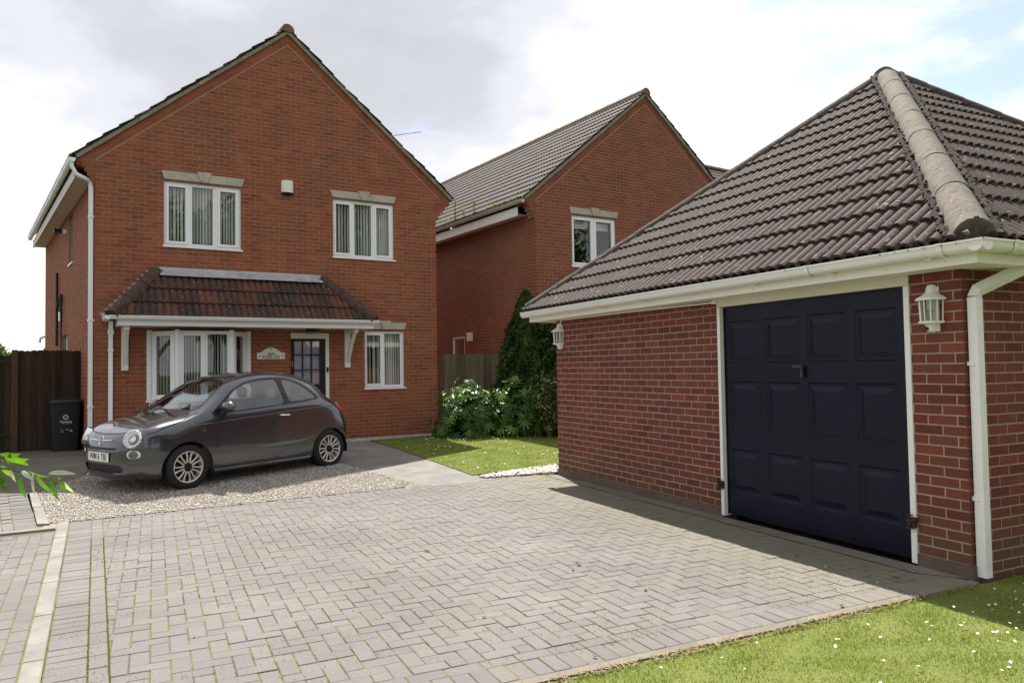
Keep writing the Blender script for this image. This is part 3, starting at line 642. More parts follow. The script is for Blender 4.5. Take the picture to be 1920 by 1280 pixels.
def daisies(name, polys, n, seed, zf, rad, label):
    g = random.Random(seed); mb = MB(); H = poly_halfs(polys[0]); p = polys[0]
    x0 = min(q[0] for q in p); x1 = max(q[0] for q in p); y0 = min(q[1] for q in p); y1 = max(q[1] for q in p); c = 0
    cent = [(g.uniform(x0, x1), g.uniform(y0, y1)) for _ in range(9)]
    while c < n:
        if g.random() < .6: k = g.choice(cent); x, y = g.gauss(k[0], .25), g.gauss(k[1], .2)
        else: x, y = g.uniform(x0, x1), g.uniform(y0, y1)
        if not all(h[0]*x+h[1]*y <= h[2]-.03 for h in H): continue
        c += 1; r = g.uniform(*rad); z = zf(x, y)+g.uniform(.022, .04); tx, ty = g.uniform(-.5, .5), g.uniform(-.5, .5)
        V = [(x, y, z)]; k = 9
        for i in range(k*2):
            a = math.pi*i/k; q = r*(1 if i % 2 == 0 else .72); dx, dy = q*math.cos(a), q*math.sin(a); V.append((x+dx, y+dy, z+dx*tx+dy*ty+.0015))
        mb.add(V, [(0, i+1, (i+1) % (2*k)+1) for i in range(2*k)], mi=0)
        mb.add([(x+r*.35*math.cos(a), y+r*.35*math.sin(a), z+.004) for a in [i*math.pi/3 for i in range(6)]], [tuple(range(6))], mi=1)
        mb.add([(x-.001, y, z), (x+.001, y, z), (x, y, z-.035)], [(0, 1, 2)], mi=2)
    stuff(mb.build(name, ['petal', 'pollen', 'weed']), label, 'daisies')
daisies('daisies', [[(1.6, 2.6), (3.0, 2.2), (6.4, 1.4), (6.4, 3.15), (1.6, 3.15)]], 170, 5, lambda x, y: gz(x, y)-.01, (.006, .0105), 'white daisies scattered over the grass in front of the garage')
daisies('daisies', back, 260, 6, lambda x, y: gz(x, y)+.01, (.009, .014), 'white daisies scattered over the small lawn beside the path')
# straw and clippings along the edge of the front lawn
mb = MB()
for i in range(900):
    x = rng.uniform(1.2, 5.1); y = 3.245+rng.gauss(0, .022); a = rng.uniform(0, 6.28); l = rng.uniform(.008, .03); w = rng.uniform(.001, .003); z = gz(x, y)+rng.uniform(-.004, .02); d = Vector((math.cos(a), math.sin(a), rng.uniform(-.3, .5)))*l; e = Vector((-math.sin(a), math.cos(a), .2))*w
    c = Vector((x, y, z)); mb.add([c-d-e, c+d-e, c+d+e, c-d+e], [(0, 1, 2, 3)])
stuff(mb.build('clippings', 'dead_leaf'), 'dry grass clippings along the paving edge of the front lawn', 'clippings')
# moss tufts in paving joints
mb = MB()
for i in range(13000):
    near = rng.random() < .62
    if near: x = rng.uniform(-.5, 2.6); y = 3.5+4.5*rng.random()**1.3
    else: x = rng.uniform(2.2, 5.0); y = 3.5+4.5*rng.random()**1.7
    if near and rng.random() < .3: x = KX(y)+rng.choice((.205, .305, .305, .0)); 
    if math.sin(x*3.1+1)*math.sin(y*2.3) < -.35: continue
    vert = rng.random() < .75
    if not near or (abs(x-KX(y)) > .45 and rng.random() < .7):
        if vert: x = round((x+.02)/.1)*.1-.02
        else: y = round((y-.04)/.1)*.1+.04
    for k in range(3):
        xx, yy = x+rng.gauss(0, .0025), y+rng.uniform(-.02, .02); a = rng.uniform(0, 6.28); h = rng.uniform(.002, .007); w = .002
        mb.add([(xx-w*math.cos(a), yy-w*math.sin(a), gz(xx, yy)-.003), (xx+w*math.cos(a), yy+w*math.sin(a), gz(xx, yy)-.003), (xx+rng.gauss(0, .003), yy+rng.gauss(0, .003), gz(xx, yy)+h)], [(0, 1, 2)])
stuff(mb.build('joint_moss', 'weed'), 'green moss and tiny weeds growing in the joints of the driveway', 'moss')

# ------------------------------------------------------------------ roofs
def tile_mesh(cover, Lg, rolls, seg, hgt, thick, tilt):
    mb = MB(); qs = (0, .12, .36, .64, .88); n = rolls*len(qs); prof = []
    for i in range(n+1):
        q = qs[i % len(qs)]; u = (i//len(qs)+q)/rolls*cover; prof.append((u, hgt*(1-abs(2*q-1)**2.8)))
    V = []
    for (u, z) in prof: V += [(u, 0, z+tilt), (u, Lg, z), (u, 0, z+tilt-thick)]
    F = []
    for i in range(n): F += [(3*i, 3*i+3, 3*i+4, 3*i+1), (3*i+2, 3*i+5, 3*i+3, 3*i)]
    mb.add(V, F, 0.); return mb
class Tiles:
    def __init__(s, cover=.30, gauge=.345, rolls=2, seg=6, hgt=.034, thick=.017):
        s.c, s.g = cover, gauge; s.t = tile_mesh(cover+.004, gauge+.03, rolls, seg, hgt, thick, thick+.004); s.singles = []; s.joined = []
    def slope(s, O, a, u, polyg, off=0.):
        """O eave corner, a along the eave, u up the slope; polyg convex outline in (along, up) metres"""
        O, a, u = Vector(O), Vector(a).normalized(), Vector(u).normalized(); n = a.cross(u).normalized()
        if n.z < 0: n = -n
        H = poly_halfs(polyg); x0 = min(p[0] for p in polyg); x1 = max(p[0] for p in polyg); y1 = max(p[1] for p in polyg); part = MB()
        row = 0; y = -.03
        while y < y1-.02:
            x = x0-s.c+((s.c/2) if 0 else off)
            while x < x1:
                cs = [(x+.0, y+.03), (x+s.c, y+.03), (x+s.c, y+s.g), (x, y+s.g)]
                ins = [all(h[0]*p+h[1]*q <= h[2]+.004 for h in H) for p, q in cs]
                M = Matrix(((a.x, u.x, n.x, 0), (a.y, u.y, n.y, 0), (a.z, u.z, n.z, 0), (0, 0, 0, 1))); p0 = O+a*x+u*y+n*rng.uniform(0, .0025); M.translation = p0
                if all(ins):
                    c = p0+a*s.c/2; s.singles.append(((c-CAMP).length if in_view(c, 1.0) else 1e6, M))
                elif any(ins) or any(all(h[0]*p+h[1]*q <= h[2]+.004 for h in H) for p, q in ((x+s.c/2, y+s.g/2), (x+s.c/2, y+.05), (x+s.c/2, y+s.g))):
                    part.add([M@Vector(v) for v in s.t.v], s.t.f)
                x += s.c
            y += s.g; row += 1
        if part.f:
            me = bpy.data.meshes.new('tmp'); me.from_pydata(part.v, [], part.f); bm = bmesh.new(); bm.from_mesh(me); bpy.data.meshes.remove(me)
            ly = bm.faces.layers.float.new('rnd')
            bm.faces.ensure_lookup_table()
            for f, r in zip(bm.faces, part.r): f[ly] = r
            for (ha, hb, hc) in H:
                co = O+a*(ha*hc)+u*(hb*hc); no = a*ha+u*hb
                bmesh.ops.bisect_plane(bm, geom=bm.verts[:]+bm.edges[:]+bm.faces[:], plane_co=co, plane_no=no, clear_outer=True)
            b0 = MB(); bm.verts.index_update(); b0.v = [tuple(v.co) for v in bm.verts]
            for f in bm.faces: b0.f.append(tuple(v.index for v in f.verts)); b0.r.append(f[ly]); b0.mi.append(0)
            bm.free(); s.joined.append(b0)
    def finish(s, mat, parent, limit=300, name='roof_tile'):
        s.singles.sort(key=lambda q: q[0]); mb = MB()
        me = bpy.data.meshes.new(name); me.from_pydata(s.t.v, [], s.t.f); me.materials.append(MATS[mat]); me.polygons.foreach_set('use_smooth', [True]*len(me.polygons))
        try: me.set_sharp_from_angle(angle=R(50))
        except Exception: pass
        k = 0
        for d, M in s.singles:
            if k < limit and d < 1e5:
                o = link(name, me, parent); o.matrix_basis = M; k += 1
            else: mb.add([M@Vector(v) for v in s.t.v], s.t.f)
        for b in s.joined:
            o_ = len(mb.v); mb.v += b.v; mb.f += [tuple(i+o_ for i in f) for f in b.f]; mb.r += b.r; mb.mi += b.mi
        if mb.f: auto_smooth(mb.build(name, mat, parent, kind='stuff'), 50)
def half_round(p0, p1, rad0, rad1, name, mat, parent, nrm, n=10, sweep=200, cap=True, jit=0.004, rings=5):
    """half-round ridge or hip tile from p0 to p1, open side away from nrm"""
    p0, p1 = Vector(p0), Vector(p1); d = (p1-p0).normalized(); nn = Vector(nrm); nn = (nn-d*nn.dot(d)).normalized(); sd_ = d.cross(nn); V = []; F = []
    sw = R(sweep)/2
    for j in range(rings):
        t = j/(rings-1); c = p0.lerp(p1, t); r = rad0+(rad1-rad0)*t
        for i in range(n+1):
            a = -sw+2*sw*i/n; q = r+rng.uniform(-jit, jit)*.5; V.append(c+nn*math.cos(a)*q+sd_*math.sin(a)*q)
    for j in range(rings-1):
        for i in range(n): F.append((j*(n+1)+i, j*(n+1)+i+1, (j+1)*(n+1)+i+1, (j+1)*(n+1)+i))
    if cap: F.append(tuple(range(n+1))); F.append(tuple(range((rings-1)*(n+1), rings*(n+1))))
    mb = MB(); mb.add(V, F); o = mb.build(name, mat, parent); auto_smooth(o, 50); return o
def gutter(parent, p0, p1, outward, mat='gutter_white', name='gutter', w=.11, h=.075, brackets=0, bmat=None, caps=True, joints=()):
    """deep half-round gutter hanging between p0 and p1 (points on the fascia, at gutter top)"""
    p0, p1 = Vector(p0), Vector(p1); o = Vector(outward).normalized(); Z = Vector((0, 0, 1)); prof = []
    for i in range(9):
        a = math.pi*i/8; prof.append((w/2-w/2*math.cos(a), -h*math.sin(a)**.7))
    prof = [(0, .0)]+prof[1:-1]+[(w, 0), (w+.006, .006), (w+.006, -.008)]
    mb = MB(); V = [p0+o*a+Z*b for a, b in prof]+[p1+o*a+Z*b for a, b in prof]; n = len(prof)
    mb.add(V, [(i, i+1, n+i+1, n+i) for i in range(n-1)])
    if caps:
        for p in (p0, p1): mb.add([p+o*a+Z*b for a, b in prof[:-2]], [tuple(range(n-2))])
    g = mb.build(name, mat, parent); auto_smooth(g, 40)
    L_ = (p1-p0).length; d = (p1-p0).normalized()
    for t in joints:
        mb = MB(); q = p0+d*t
        for w0 in (-.02, .02):
            pass
        V = [q-d*.02+o*a*1.07+Z*(b*1.09+.001) for a, b in prof]+[q+d*.02+o*a*1.07+Z*(b*1.09+.001) for a, b in prof]
        mb.add(V, [(i, i+1, n+i+1, n+i) for i in range(n-1)]); mb.build('gutter_joint', mat, parent)
    for i in range(brackets):
        q = p0+d*(L_*(i+.5)/brackets); mb = MB()
        V = [q-d*.012+o*a*1.03+Z*(b*1.06-.002) for a, b in prof[:7]]+[q+d*.012+o*a*1.03+Z*(b*1.06-.002) for a, b in prof[:7]]
        mb.add(V, [(i_, i_+1, 7+i_+1, 7+i_) for i_ in range(6)]); B_ = Frame(q, d, o); B_.box(mb, -.018, .018, -h-.012, -h+.004, .0, .06); mb.build('gutter_bracket', bmat or mat, parent)
    return g

# ------------------------------------------------------------------ windows
def window(fr, parent, s0, s1, z0, z1, lights, recess=.04, blind=(), fw_=.045, openers=(), sill=True, room=True, mat='white_upvc', name='window', bcol='blind'):
    """frame with its panes, blind slats and cill; lights = list of (s0,s1) pane extents"""
    f1 = -recess; f0_ = f1-.06; mb = MB(); gap = .0
    xs = [s0]; 
    # outer frame and mullions
    fr.box(mb, s0, s1, z1-fw_, z1, f0_, f1, 0.1); fr.box(mb, s0, s1, z0, z0+fw_, f0_, f1, 0.1)
    edges = [s0]+[(lights[i][1]+lights[i+1][0])/2 for i in range(len(lights)-1)]+[s1]
    zz0, zz1 = z0+fw_, z1-fw_
    fr.box(mb, s0, s0+fw_*.8, zz0, zz1, f0_, f1, .1); fr.box(mb, s1-fw_*.8, s1, zz0, zz1, f0_, f1, .1)
    for e in edges[1:-1]: fr.box(mb, e-.02, e+.02, zz0, zz1, f0_, f1, .1)
    W_ = mb.build(name, mat, parent)
    for i, (a, b) in enumerate(lights):
        e0, e1 = edges[i]+(.02 if i else fw_*.8), edges[i+1]-(.02 if i < len(lights)-1 else fw_*.8)
        op = i in openers; za, zb = zz0, zz1; pr = f1+(.012 if op else -.012)
        pz0, pz1 = za+(.042 if op else .012), zb-(.042 if op else .012)
        mb = MB(); fr.box(mb, e0+.002, a, za+.002, zb-.002, f0_+.006, pr); fr.box(mb, b, e1-.002, za+.002, zb-.002, f0_+.006, pr)
        fr.box(mb, a, b, za+.002, pz0, f0_+.006, pr); fr.box(mb, a, b, pz1, zb-.002, f0_+.006, pr); mb.build('sash', mat, W_)
        mb = MB(); fr.box(mb, a+.001, b-.001, pz0+.001, pz1-.001, f1-.034, f1-.030); mb.build('pane', 'window_glass', W_)
        mb = MB()
        for (q0, q1, r0_, r1_) in ((a, a+.006, pz0, pz1), (b-.006, b, pz0, pz1), (a+.006, b-.006, pz0, pz0+.006), (a+.006, b-.006, pz1-.006, pz1)): fr.box(mb, q0, q1, r0_, r1_, f1-.0295, f1-.022)
        mb.build('gasket', 'black_plastic', W_)
    if sill:
        mb = MB(); fr.box(mb, s0-.02, s1+.03, z0-.032, z0-.002, f0_, .03); mb.build('sill', mat, W_)
    for (a, b, zb0, zb1, n, tw) in blind:
        for k in range(n):
            c = a+(b-a)*(k+.5)/n; w = (b-a)/n*.40; t = tw+rng.uniform(-.28, .28); mb = MB()
            dx, dy = math.cos(t)*w, math.sin(t)*w
            P = fr.P; y = -recess-.13
            mb.add([P(c-dx, zb0, y-dy), P(c+dx, zb0, y+dy), P(c+dx, zb1, y+dy), P(c-dx, zb1, y-dy), P(c-dx+.001, zb0, y-dy-.003), P(c+dx+.001, zb0, y+dy-.003), P(c+dx+.001, zb1, y+dy-.003), P(c-dx+.001, zb1, y-dy-.003)], [(0, 1, 2, 3), (4, 7, 6, 5), (0, 4, 5, 1), (3, 2, 6, 7), (0, 3, 7, 4), (1, 5, 6, 2)]); mb.build('blind_slat', bcol, W_)
    return W_
def room_box(fr, parent, s0, s1, z0, z1, depth=1.2, off=.245):
    mb = MB(); fr.box(mb, s0-.25, s1+.25, z0-.4, z1+.2, -off-depth-.03, -off-depth); o = mb.build('back_wall', 'room_dark', parent); return o
def lintel(fr, parent, s0, s1, z0, z1, key=True, splay=.045, out=.02):
    mb = MB(); c = (s0+s1)/2; k0, k1 = .055, .115
    if key:
        mb.prism([(s0+splay, z0), (c-k0-.002, z0), (c-k1*.95, z1), (s0, z1)], fr.P, -.05, out, .004); mb.prism([(c+k0+.002, z0), (s1-splay, z0), (s1, z1), (c+k1*.95, z1)], fr.P, -.05, out, .004)
    else: mb.prism([(s0+splay, z0), (s1-splay, z0), (s1, z1), (s0, z1)], fr.P, -.05, out, .004)
    o = mb.build('lintel', 'stone', parent)
    if key:
        mb = MB(); mb.prism([(c-k0, z0-.005), (c+k0, z0-.005), (c+k1+.012, z1+.035), (c-k1-.012, z1+.035)], fr.P, -.05, out+.022, .006); mb.build('keystone', 'stone', o)
    return o

# ------------------------------------------------------------------ garage
GA = thing('brick_garage', 'dark red brick garage with navy panelled door and hipped lichen covered tile roof', 'garage', (5.18, 3.34, 0))
GF = Frame((5.18, 9.27, .018), (0, -1, 0), (-1, 0, 0)); GN = Frame((5.18, 3.34, .018), (1, 0, 0), (0, -1, 0))
B = Bricks(); core = MB()
DO = (3.385, 5.52, -.1, 2.3)
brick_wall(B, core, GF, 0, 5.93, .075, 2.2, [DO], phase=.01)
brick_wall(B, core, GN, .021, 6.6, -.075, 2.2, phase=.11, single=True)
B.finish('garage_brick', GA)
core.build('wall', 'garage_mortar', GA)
for a_, b_ in ((0, 3.385), (5.52, 5.945)):
    mb = MB(); GF.box(mb, a_, b_, -.2, .072, -.2, .012); mb.build('plinth', 'plinth_brick', GA)
mb = MB(); GF.box(mb, 0, 5.93, -.2, 2.2, -6.85, -6.6); mb.box((5.2, 9.03, -.2), (11.7, 9.27, 2.2)); mb.box((5.5, 3.7, -.2), (11.5, 9., -.01)); mb.build('rear_wall', 'garage_brick', GA)
# frame round the door
for a_, b_ in ((3.385, 3.425), (5.475, 5.52)):
    mb = MB(); GF.box(mb, a_, b_, 0.0, 2.095, -.09, .012); mb.build('door_jamb', 'painted_white', GA)
mb = MB(); GF.box(mb, 3.385, 5.52, 2.098, 2.215, -.09, .014); mb.build('door_head', 'frame_cream', GA)
# up and over door: three rows of four pressed panels
mb = MB(); D0, D1, DZ0, DZ1, DOFF = 3.43, 5.47, .022, 2.09, -.052
mb.box((D0, DZ0, DOFF-.03), (D1, DZ1, DOFF), GF.P); DOOR = mb.build('garage_door', 'navy_paint', GA)
cols = [(3.49, 3.885), (3.985, 4.405), (4.485, 4.895), (4.985, 5.37)]; rows = [(.25, .675), (.84, 1.345), (1.525, 1.945)]
mb = MB(); zz = [DZ0]+[v for r_ in rows for v in r_]+[DZ1]; ss = [D0]+[v for c_ in cols for v in c_]+[D1]
for i in range(len(ss)-1):
    for j in range(len(zz)-1):
        if i % 2 == 1 and j % 2 == 1: continue
        mb.box((ss[i], zz[j], DOFF), (ss[i+1], zz[j+1], DOFF+.014), GF.P)
mb.build('door_skin', 'navy_paint', DOOR)
for (a, b) in cols:
    for (c, d) in rows:
        mb = MB(); e = .026; o0 = DOFF+.0142
        ring = [(0, 0), (e*.45, -.016), (e, -.016), (e+.05, .003), (e+.056, .003)]
        # edge rolls down, flat channel, raised field with sloping borders
        V = []; 
        for k, (ins, dz) in enumerate(((0, 0.), (.010, -.010), (.034, -.010), (.075, -.001))):
            V += [GF.P(a+ins, c+ins, o0+dz), GF.P(b-ins, c+ins, o0+dz), GF.P(b-ins, d-ins, o0+dz), GF.P(a+ins, d-ins, o0+dz)]
        F = []
        for k in range(3):
            for q in range(4): r_ = (q+1) % 4; F.append((4*k+q, 4*k+r_, 4*k+4+r_, 4*k+4+q))
        F.append((12, 13, 14, 15)); mb.add(V, F); mb.build('door_panel', 'navy_paint', DOOR)
mb = MB(); GF.box(mb, D0, D1, .06, .066, DOFF+.014, DOFF+.022); GF.box(mb, D0, D0+.012, .02, 2.09, DOFF+.014, DOFF+.02); GF.box(mb, D1-.012, D1, .02, 2.09, DOFF+.014, DOFF+.02); mb.build('door_trim', 'navy_paint', DOOR)
mb = MB(); GF.box(mb, 4.35, 4.44, 1.475, 1.5, DOFF+.03, DOFF+.055); GF.box(mb, 4.43, 4.455, 1.39, 1.5, DOFF+.02, DOFF+.045); mb.tube([GF.P(4.443, 1.487, DOFF+.01), GF.P(4.443, 1.487, DOFF+.05)], .018, 10); auto_smooth(mb.build('door_handle', 'brass_handle', DOOR))
for s_ in (3.405, 5.5):
    mb = MB(); GF.box(mb, s_-.035, s_+.03, .27, .345, .012, .035); mb.tube([GF.P(s_-.02, .25, .04), GF.P(s_-.02, .37, .04)], .009, 6); mb.tube([GF.P(s_-.05, .31, .03), GF.P(s_+.04, .33, .045)], .008, 6)
    for k in range(5): mb.tube([GF.P(s_+rng.uniform(-.04, .03), rng.uniform(.25, .37), .03), GF.P(s_+rng.uniform(-.04, .03), rng.uniform(.25, .37), .05)], .006, 5)
    mb.build('door_bracket', 'rust', GA)
# eaves
EX, EYn, EYf, EZ = 4.90, 3.05, 9.70, 2.345
def garage_fascia():
    mb = MB(); mb.box((EX+.045, EYn+.03, 2.19), (EX+.065, EYf-.06, 2.335)); mb.box((EX+.065, EYn+.05, 2.19), (EX+.262, EYf-.08, 2.20)); mb.build('fascia', 'fascia_cream', GA)
    mb = MB(); mb.box((EX+.0655, EYn+.03, 2.19), (12.1, EYn+.05, 2.335)); mb.box((EX+.27, EYn+.051, 2.19), (12.1, EYn+.29, 2.20)); mb.build('fascia', 'fascia_cream', GA)
    mb = MB(); mb.box((EX+.068, EYf-.08, 2.19), (12.1, EYf-.06, 2.335)); mb.box((5.19, 9.275, 2.19), (12.1, EYf-.081, 2.2)); mb.build('fascia', 'fascia_cream', GA)
garage_fascia()
gutter(GA, (EX+.045, EYf+.02, 2.33), (EX+.045, EYn-.08, 2.33), (-1, 0, 0), brackets=8, joints=(2.1, 5.3, 6.45))
gutter(GA, (EX-.06, EYn+.03, 2.33), (12.1, EYn+.03, 2.33), (0, -1, 0), brackets=6, joints=(.35,))
for i in range(14):
    for z_ in (2.225, 2.285):
        mb = MB(); y = 3.3+i*.46; mb.tube([(EX+.046, y, z_), (EX+.041, y, z_)], .006, 6)
        mb.build('fascia_screw', 'soffit', GA)
# downpipe: swan neck from the near gutter back to the corner wall
def square_pipe(mb, pts, w):
    mb.tube(pts, w*.7071, 4, box=True)
mb = MB(); X0, Y0 = 5.245, 3.34-.045
mb.tube([(X0, Y0, 0.02), (X0, Y0, 1.985)], .034*1.4142, 4); mb.build('downpipe', 'gutter_white', GA)
mb = MB(); mb.tube([(X0, Y0, 1.985), (X0+.012, Y0-.004, 2.03), (X0+.40, Y0-.19, 2.225), (X0+.43, Y0-.205, 2.33)], .034*1.4142, 4); mb.build('downpipe_offset', 'gutter_white', GA)
for z_ in (.55, 1.5):
    mb = MB(); mb.box((X0-.042, Y0-.003, z_), (X0+.042, Y0+.044, z_+.03)); mb.build('pipe_clip', 'gutter_white', GA)
# cable conduit from lantern to door frame
mb = MB(); mb.tube([GF.P(.16, 2.03, .02), GF.P(.17, 2.14, .02), GF.P(.2, 2.175, .02), GF.P(1.8, 2.168, .022), GF.P(3.33, 2.152, .02), GF.P(3.37, 2.152, .02)], .010, 8); GF.box(mb, 3.33, 3.40, 2.135, 2.17, .014, .03); auto_smooth(mb.build('cable_conduit', 'fascia_cream', GA))
# roof
AP = Vector((8.52, 6.38, 5.20)); C1 = Vector((EX, EYn, EZ)); C2 = Vector((EX, EYf, EZ)); C3 = Vector((12.12, EYn, EZ)); C4 = Vector((12.12, EYf, EZ))
TL = Tiles(.345, .325, 3, 4, .046, .026)
def slope_from(TL, A_, B_, Ap):
    a = (B_-A_).normalized(); mid = A_+a*((Ap-A_).dot(a)); u = (Ap-mid).normalized(); TL.slope(A_, a, u, [(0, -.035), ((B_-A_).length, -.035), ((Ap-A_).dot(a)+.001, (Ap-mid).length)])
slope_from(TL, C2, C1, AP); slope_from(TL, C1, C3, AP)
TL.finish('garage_tile', GA)
mb = MB(); mb.add([C1+Vector((.07, .07, -.02)), C2+Vector((.07, -.07, -.02)), C3+Vector((-.07, .07, -.02)), C4+Vector((-.07, -.07, -.02)), AP-Vector((0, 0, .06))], [(0, 1, 4), (2, 0, 4), (3, 2, 4), (1, 3, 4)]); mb.build('roof_underlay', 'dark_hip', GA)
nA = Vector((-1, 0, 1.0)).normalized(); 
def hip(p0, p1, n_, mat, r0=.13, seg=.45, lift=.035, name='hip_tile', parent=GA, taper=.0, nrm=None):
    p0, p1 = Vector(p0), Vector(p1); d = (p1-p0); L_ = d.length; d.normalize(); nn = nrm or Vector((0, 0, 1)); k = max(1, round(L_/seg))
    for i in range(k):
        a = p0+d*(L_*i/k)+nn*lift; b = p0+d*(L_*(i+1)/k+.012)+nn*(lift-.004)
        half_round(a, b, r0*(1.008-taper*i/k), r0*(.992-taper*i/k), name, mat, parent, nn)
hip(C1+Vector((.05, .05, .03)), AP, None, 'hip_tile', .124, .8, .0)
hip(C2+Vector((.05, -.05, .02)), AP, None, 'dark_hip', .115, .45, .0)
hip(C3+Vector((-.05, .05, .02)), AP, None, 'dark_hip', .115, .45, .0)
half_round(AP+Vector((-.10, -.02, -.03)), AP+Vector((.13, .02, -.03)), .145, .14, 'hip_tile', 'hip_tile', GA, (0, 0, 1))
# mortar bedding along the near hip and crusty lichen clumps
mb = MB()
dH = (AP-C1); sdv = dH.cross(Vector((0, 0, 1))).normalized()
for sgn in (-1, 1):
    for i in range(130):
        t = i/130; c = C1+dH*t+sdv*sgn*(.165+rng.uniform(-.015, .015))+Vector((0, 0, .055-.012)); r = rng.uniform(.018, .04)
        c += Vector((.05, .05, 0))*(1-t)
        M_ = lambda x, y, z, c=c, r=r: c+Vector((x, y, z))*r
        mb.add([M_(*v) for v in ((1, 0, -.2), (-1, 0, -.2), (0, 1, -.2), (0, -1, -.2), (.2, .1, .8), (-.5, .4, .5))], [(0, 2, 4), (2, 1, 5), (2, 5, 4), (1, 3, 5), (3, 4, 5), (3, 0, 4)])
mb.build('hip_mortar', 'dark_hip', GA, kind='stuff')
mb = MB(); q = C1+Vector((.02, .02, .01)); mb.tube([q+Vector((-.03, -.03, -.02)), q+Vector((-.035, -.035, .13))], .016, 4); mb.build('hip_iron', 'dark_hip', GA)
# lichen and debris on the tiles, plus dark trough clumps imitating shade between rolls
mb = MB()
for (A_, B_, n_) in ((C2, C1, 11000), (C1, C3, 3000)):
    a = (B_-A_).normalized(); mid = A_+a*((AP-A_).dot(a)); u = (AP-mid); hgt = u.length; u.normalize(); nrm = a.cross(u).normalized(); nrm = nrm if nrm.z > 0 else -nrm; W_ = (B_-A_).length; am = (AP-A_).dot(a)
    for i in range(n_):
        s_, t_ = rng.uniform(0, W_), rng.random()**1.6*hgt
        if rng.random() < .4: s_ = am+(W_-am)*(1-t_/hgt)*rng.uniform(.75, .98)
        if not (am*t_/hgt < s_ < W_-(W_-am)*t_/hgt): continue
        if rng.random() < .88: s_ = round(s_/.115)*.115+rng.gauss(0, .007); off_ = .014; r = rng.uniform(.006, .015)
        else: off_ = .032; r = rng.uniform(.005, .013)
        if rng.random() < .35: t_ = round(t_/.325)*.325-.03+rng.gauss(0, .02)
        if math.sin(s_*2.1+t_*1.3)+math.sin(t_*2.9-s_*.7) < rng.uniform(-1.6, .4): continue
        c = A_+a*s_+u*t_+nrm*(off_+.014)
        e1 = (a*rng.uniform(-1, 1)+u*rng.uniform(-1, 1)).normalized()*r; e2 = nrm.cross(e1)*rng.uniform(.4, 1)
        mb.add([c-e1, c+e2, c+e1, c-e2, c+nrm*r*.5], [(0, 1, 4), (1, 2, 4), (2, 3, 4), (3, 0, 4)])
mb.build('moss_and_trough_shade', 'dark_hip', GA, kind='stuff')
mb = MB()
for i in range(60):
    c = C1+Vector((.33+rng.gauss(0, .09), .10+rng.gauss(0, .04), .08+rng.uniform(-.01, .02))); r = rng.uniform(.008, .02)
    mb.add([c+Vector(v)*r for v in ((1, 0, 0), (-1, 0, 0), (0, 1, 0), (0, -1, 0), (0, 0, 1))], [(0, 2, 4), (2, 1, 4), (1, 3, 4), (3, 0, 4)])
mb.build('green_moss', 'weed', GA, kind='stuff')
# wall lanterns: half hexagonal lamp on a back plate
def lantern(fr, s, ztop, label, sc=1.0):
    base = fr.P(s, ztop-.37*sc, 0); o = thing('wall_lantern', label, 'wall lamp', base, 'white wall lanterns on the garage')
    def ring(rad, z, n=6): return [fr.P(s+rad*math.cos(math.pi*(i+.0)/n), z, .012+rad*1.15*math.sin(math.pi*i/n)) for i in range(n+1)]
    def shell(prof, name, mat, sm=False):
        mb = MB(); n = 6; V = []
        for r_, z_ in prof: V += ring(r_*sc, ztop-z_*sc, n)
        k = n+1
        mb.add(V, [(j*k+i, j*k+i+1, (j+1)*k+i+1, (j+1)*k+i) for j in range(len(prof)-1) for i in range(n)]+[tuple(range(k)), tuple(range(len(V)-k, len(V)))])
        q = mb.build(name, mat, o)
        if sm: auto_smooth(q, 30)
        return q
    shell([(.005, 0), (.03, .005), (.04, .03), (.045, .06), (.075, .085), (.10, .1), (.112, .108), (.112, .122), (.1, .124)], 'cap', 'painted_white', True)
    shell([(.088, .282), (.098, .285), (.098, .297), (.06, .305), (.045, .32), (.042, .345), (.03, .362), (.006, .37)], 'base', 'painted_white', True)
    shell([(.083, .125), (.076, .283)], 'glazing', 'lamp_glass')
    for i in range(7):
        a = math.pi*i/6; mb = MB(); P0 = fr.P(s+.087*sc*math.cos(a), ztop-.122*sc, .012+.087*1.15*sc*math.sin(a)); P1 = fr.P(s+.08*sc*math.cos(a), ztop-.286*sc, .012+.08*1.15*sc*math.sin(a)); mb.tube([P0, P1], .0055*sc, 4); mb.build('glazing_bar', 'painted_white', o)
    mb = MB(); fr.box(mb, s-.05*sc, s+.05*sc, ztop-.36*sc, ztop-.02*sc, .0, .012); mb.build('back_plate', 'painted_white', o)
    mb = MB(); mb.tube([fr.P(s, ztop-.28*sc, .045), fr.P(s, ztop-.19*sc, .045)], [.014*sc, .026*sc], 8); mb.build('bulb', 'lamp_glass', o)
    mb = MB(); mb.tube([fr.P(s-.01, ztop-.338*sc, .05), fr.P(s-.015, ztop-.34*sc, .065)], .012*sc, 8); mb.build('sensor', 'black_plastic', o); return o
lantern(GF, 5.71, 2.10-.018, 'white half-hexagonal wall lantern on the brick pier right of the garage door', .96)
lantern(GF, .145, 2.15-.018, 'white half-hexagonal wall lantern at the far left corner of the garage wall', 1.0)

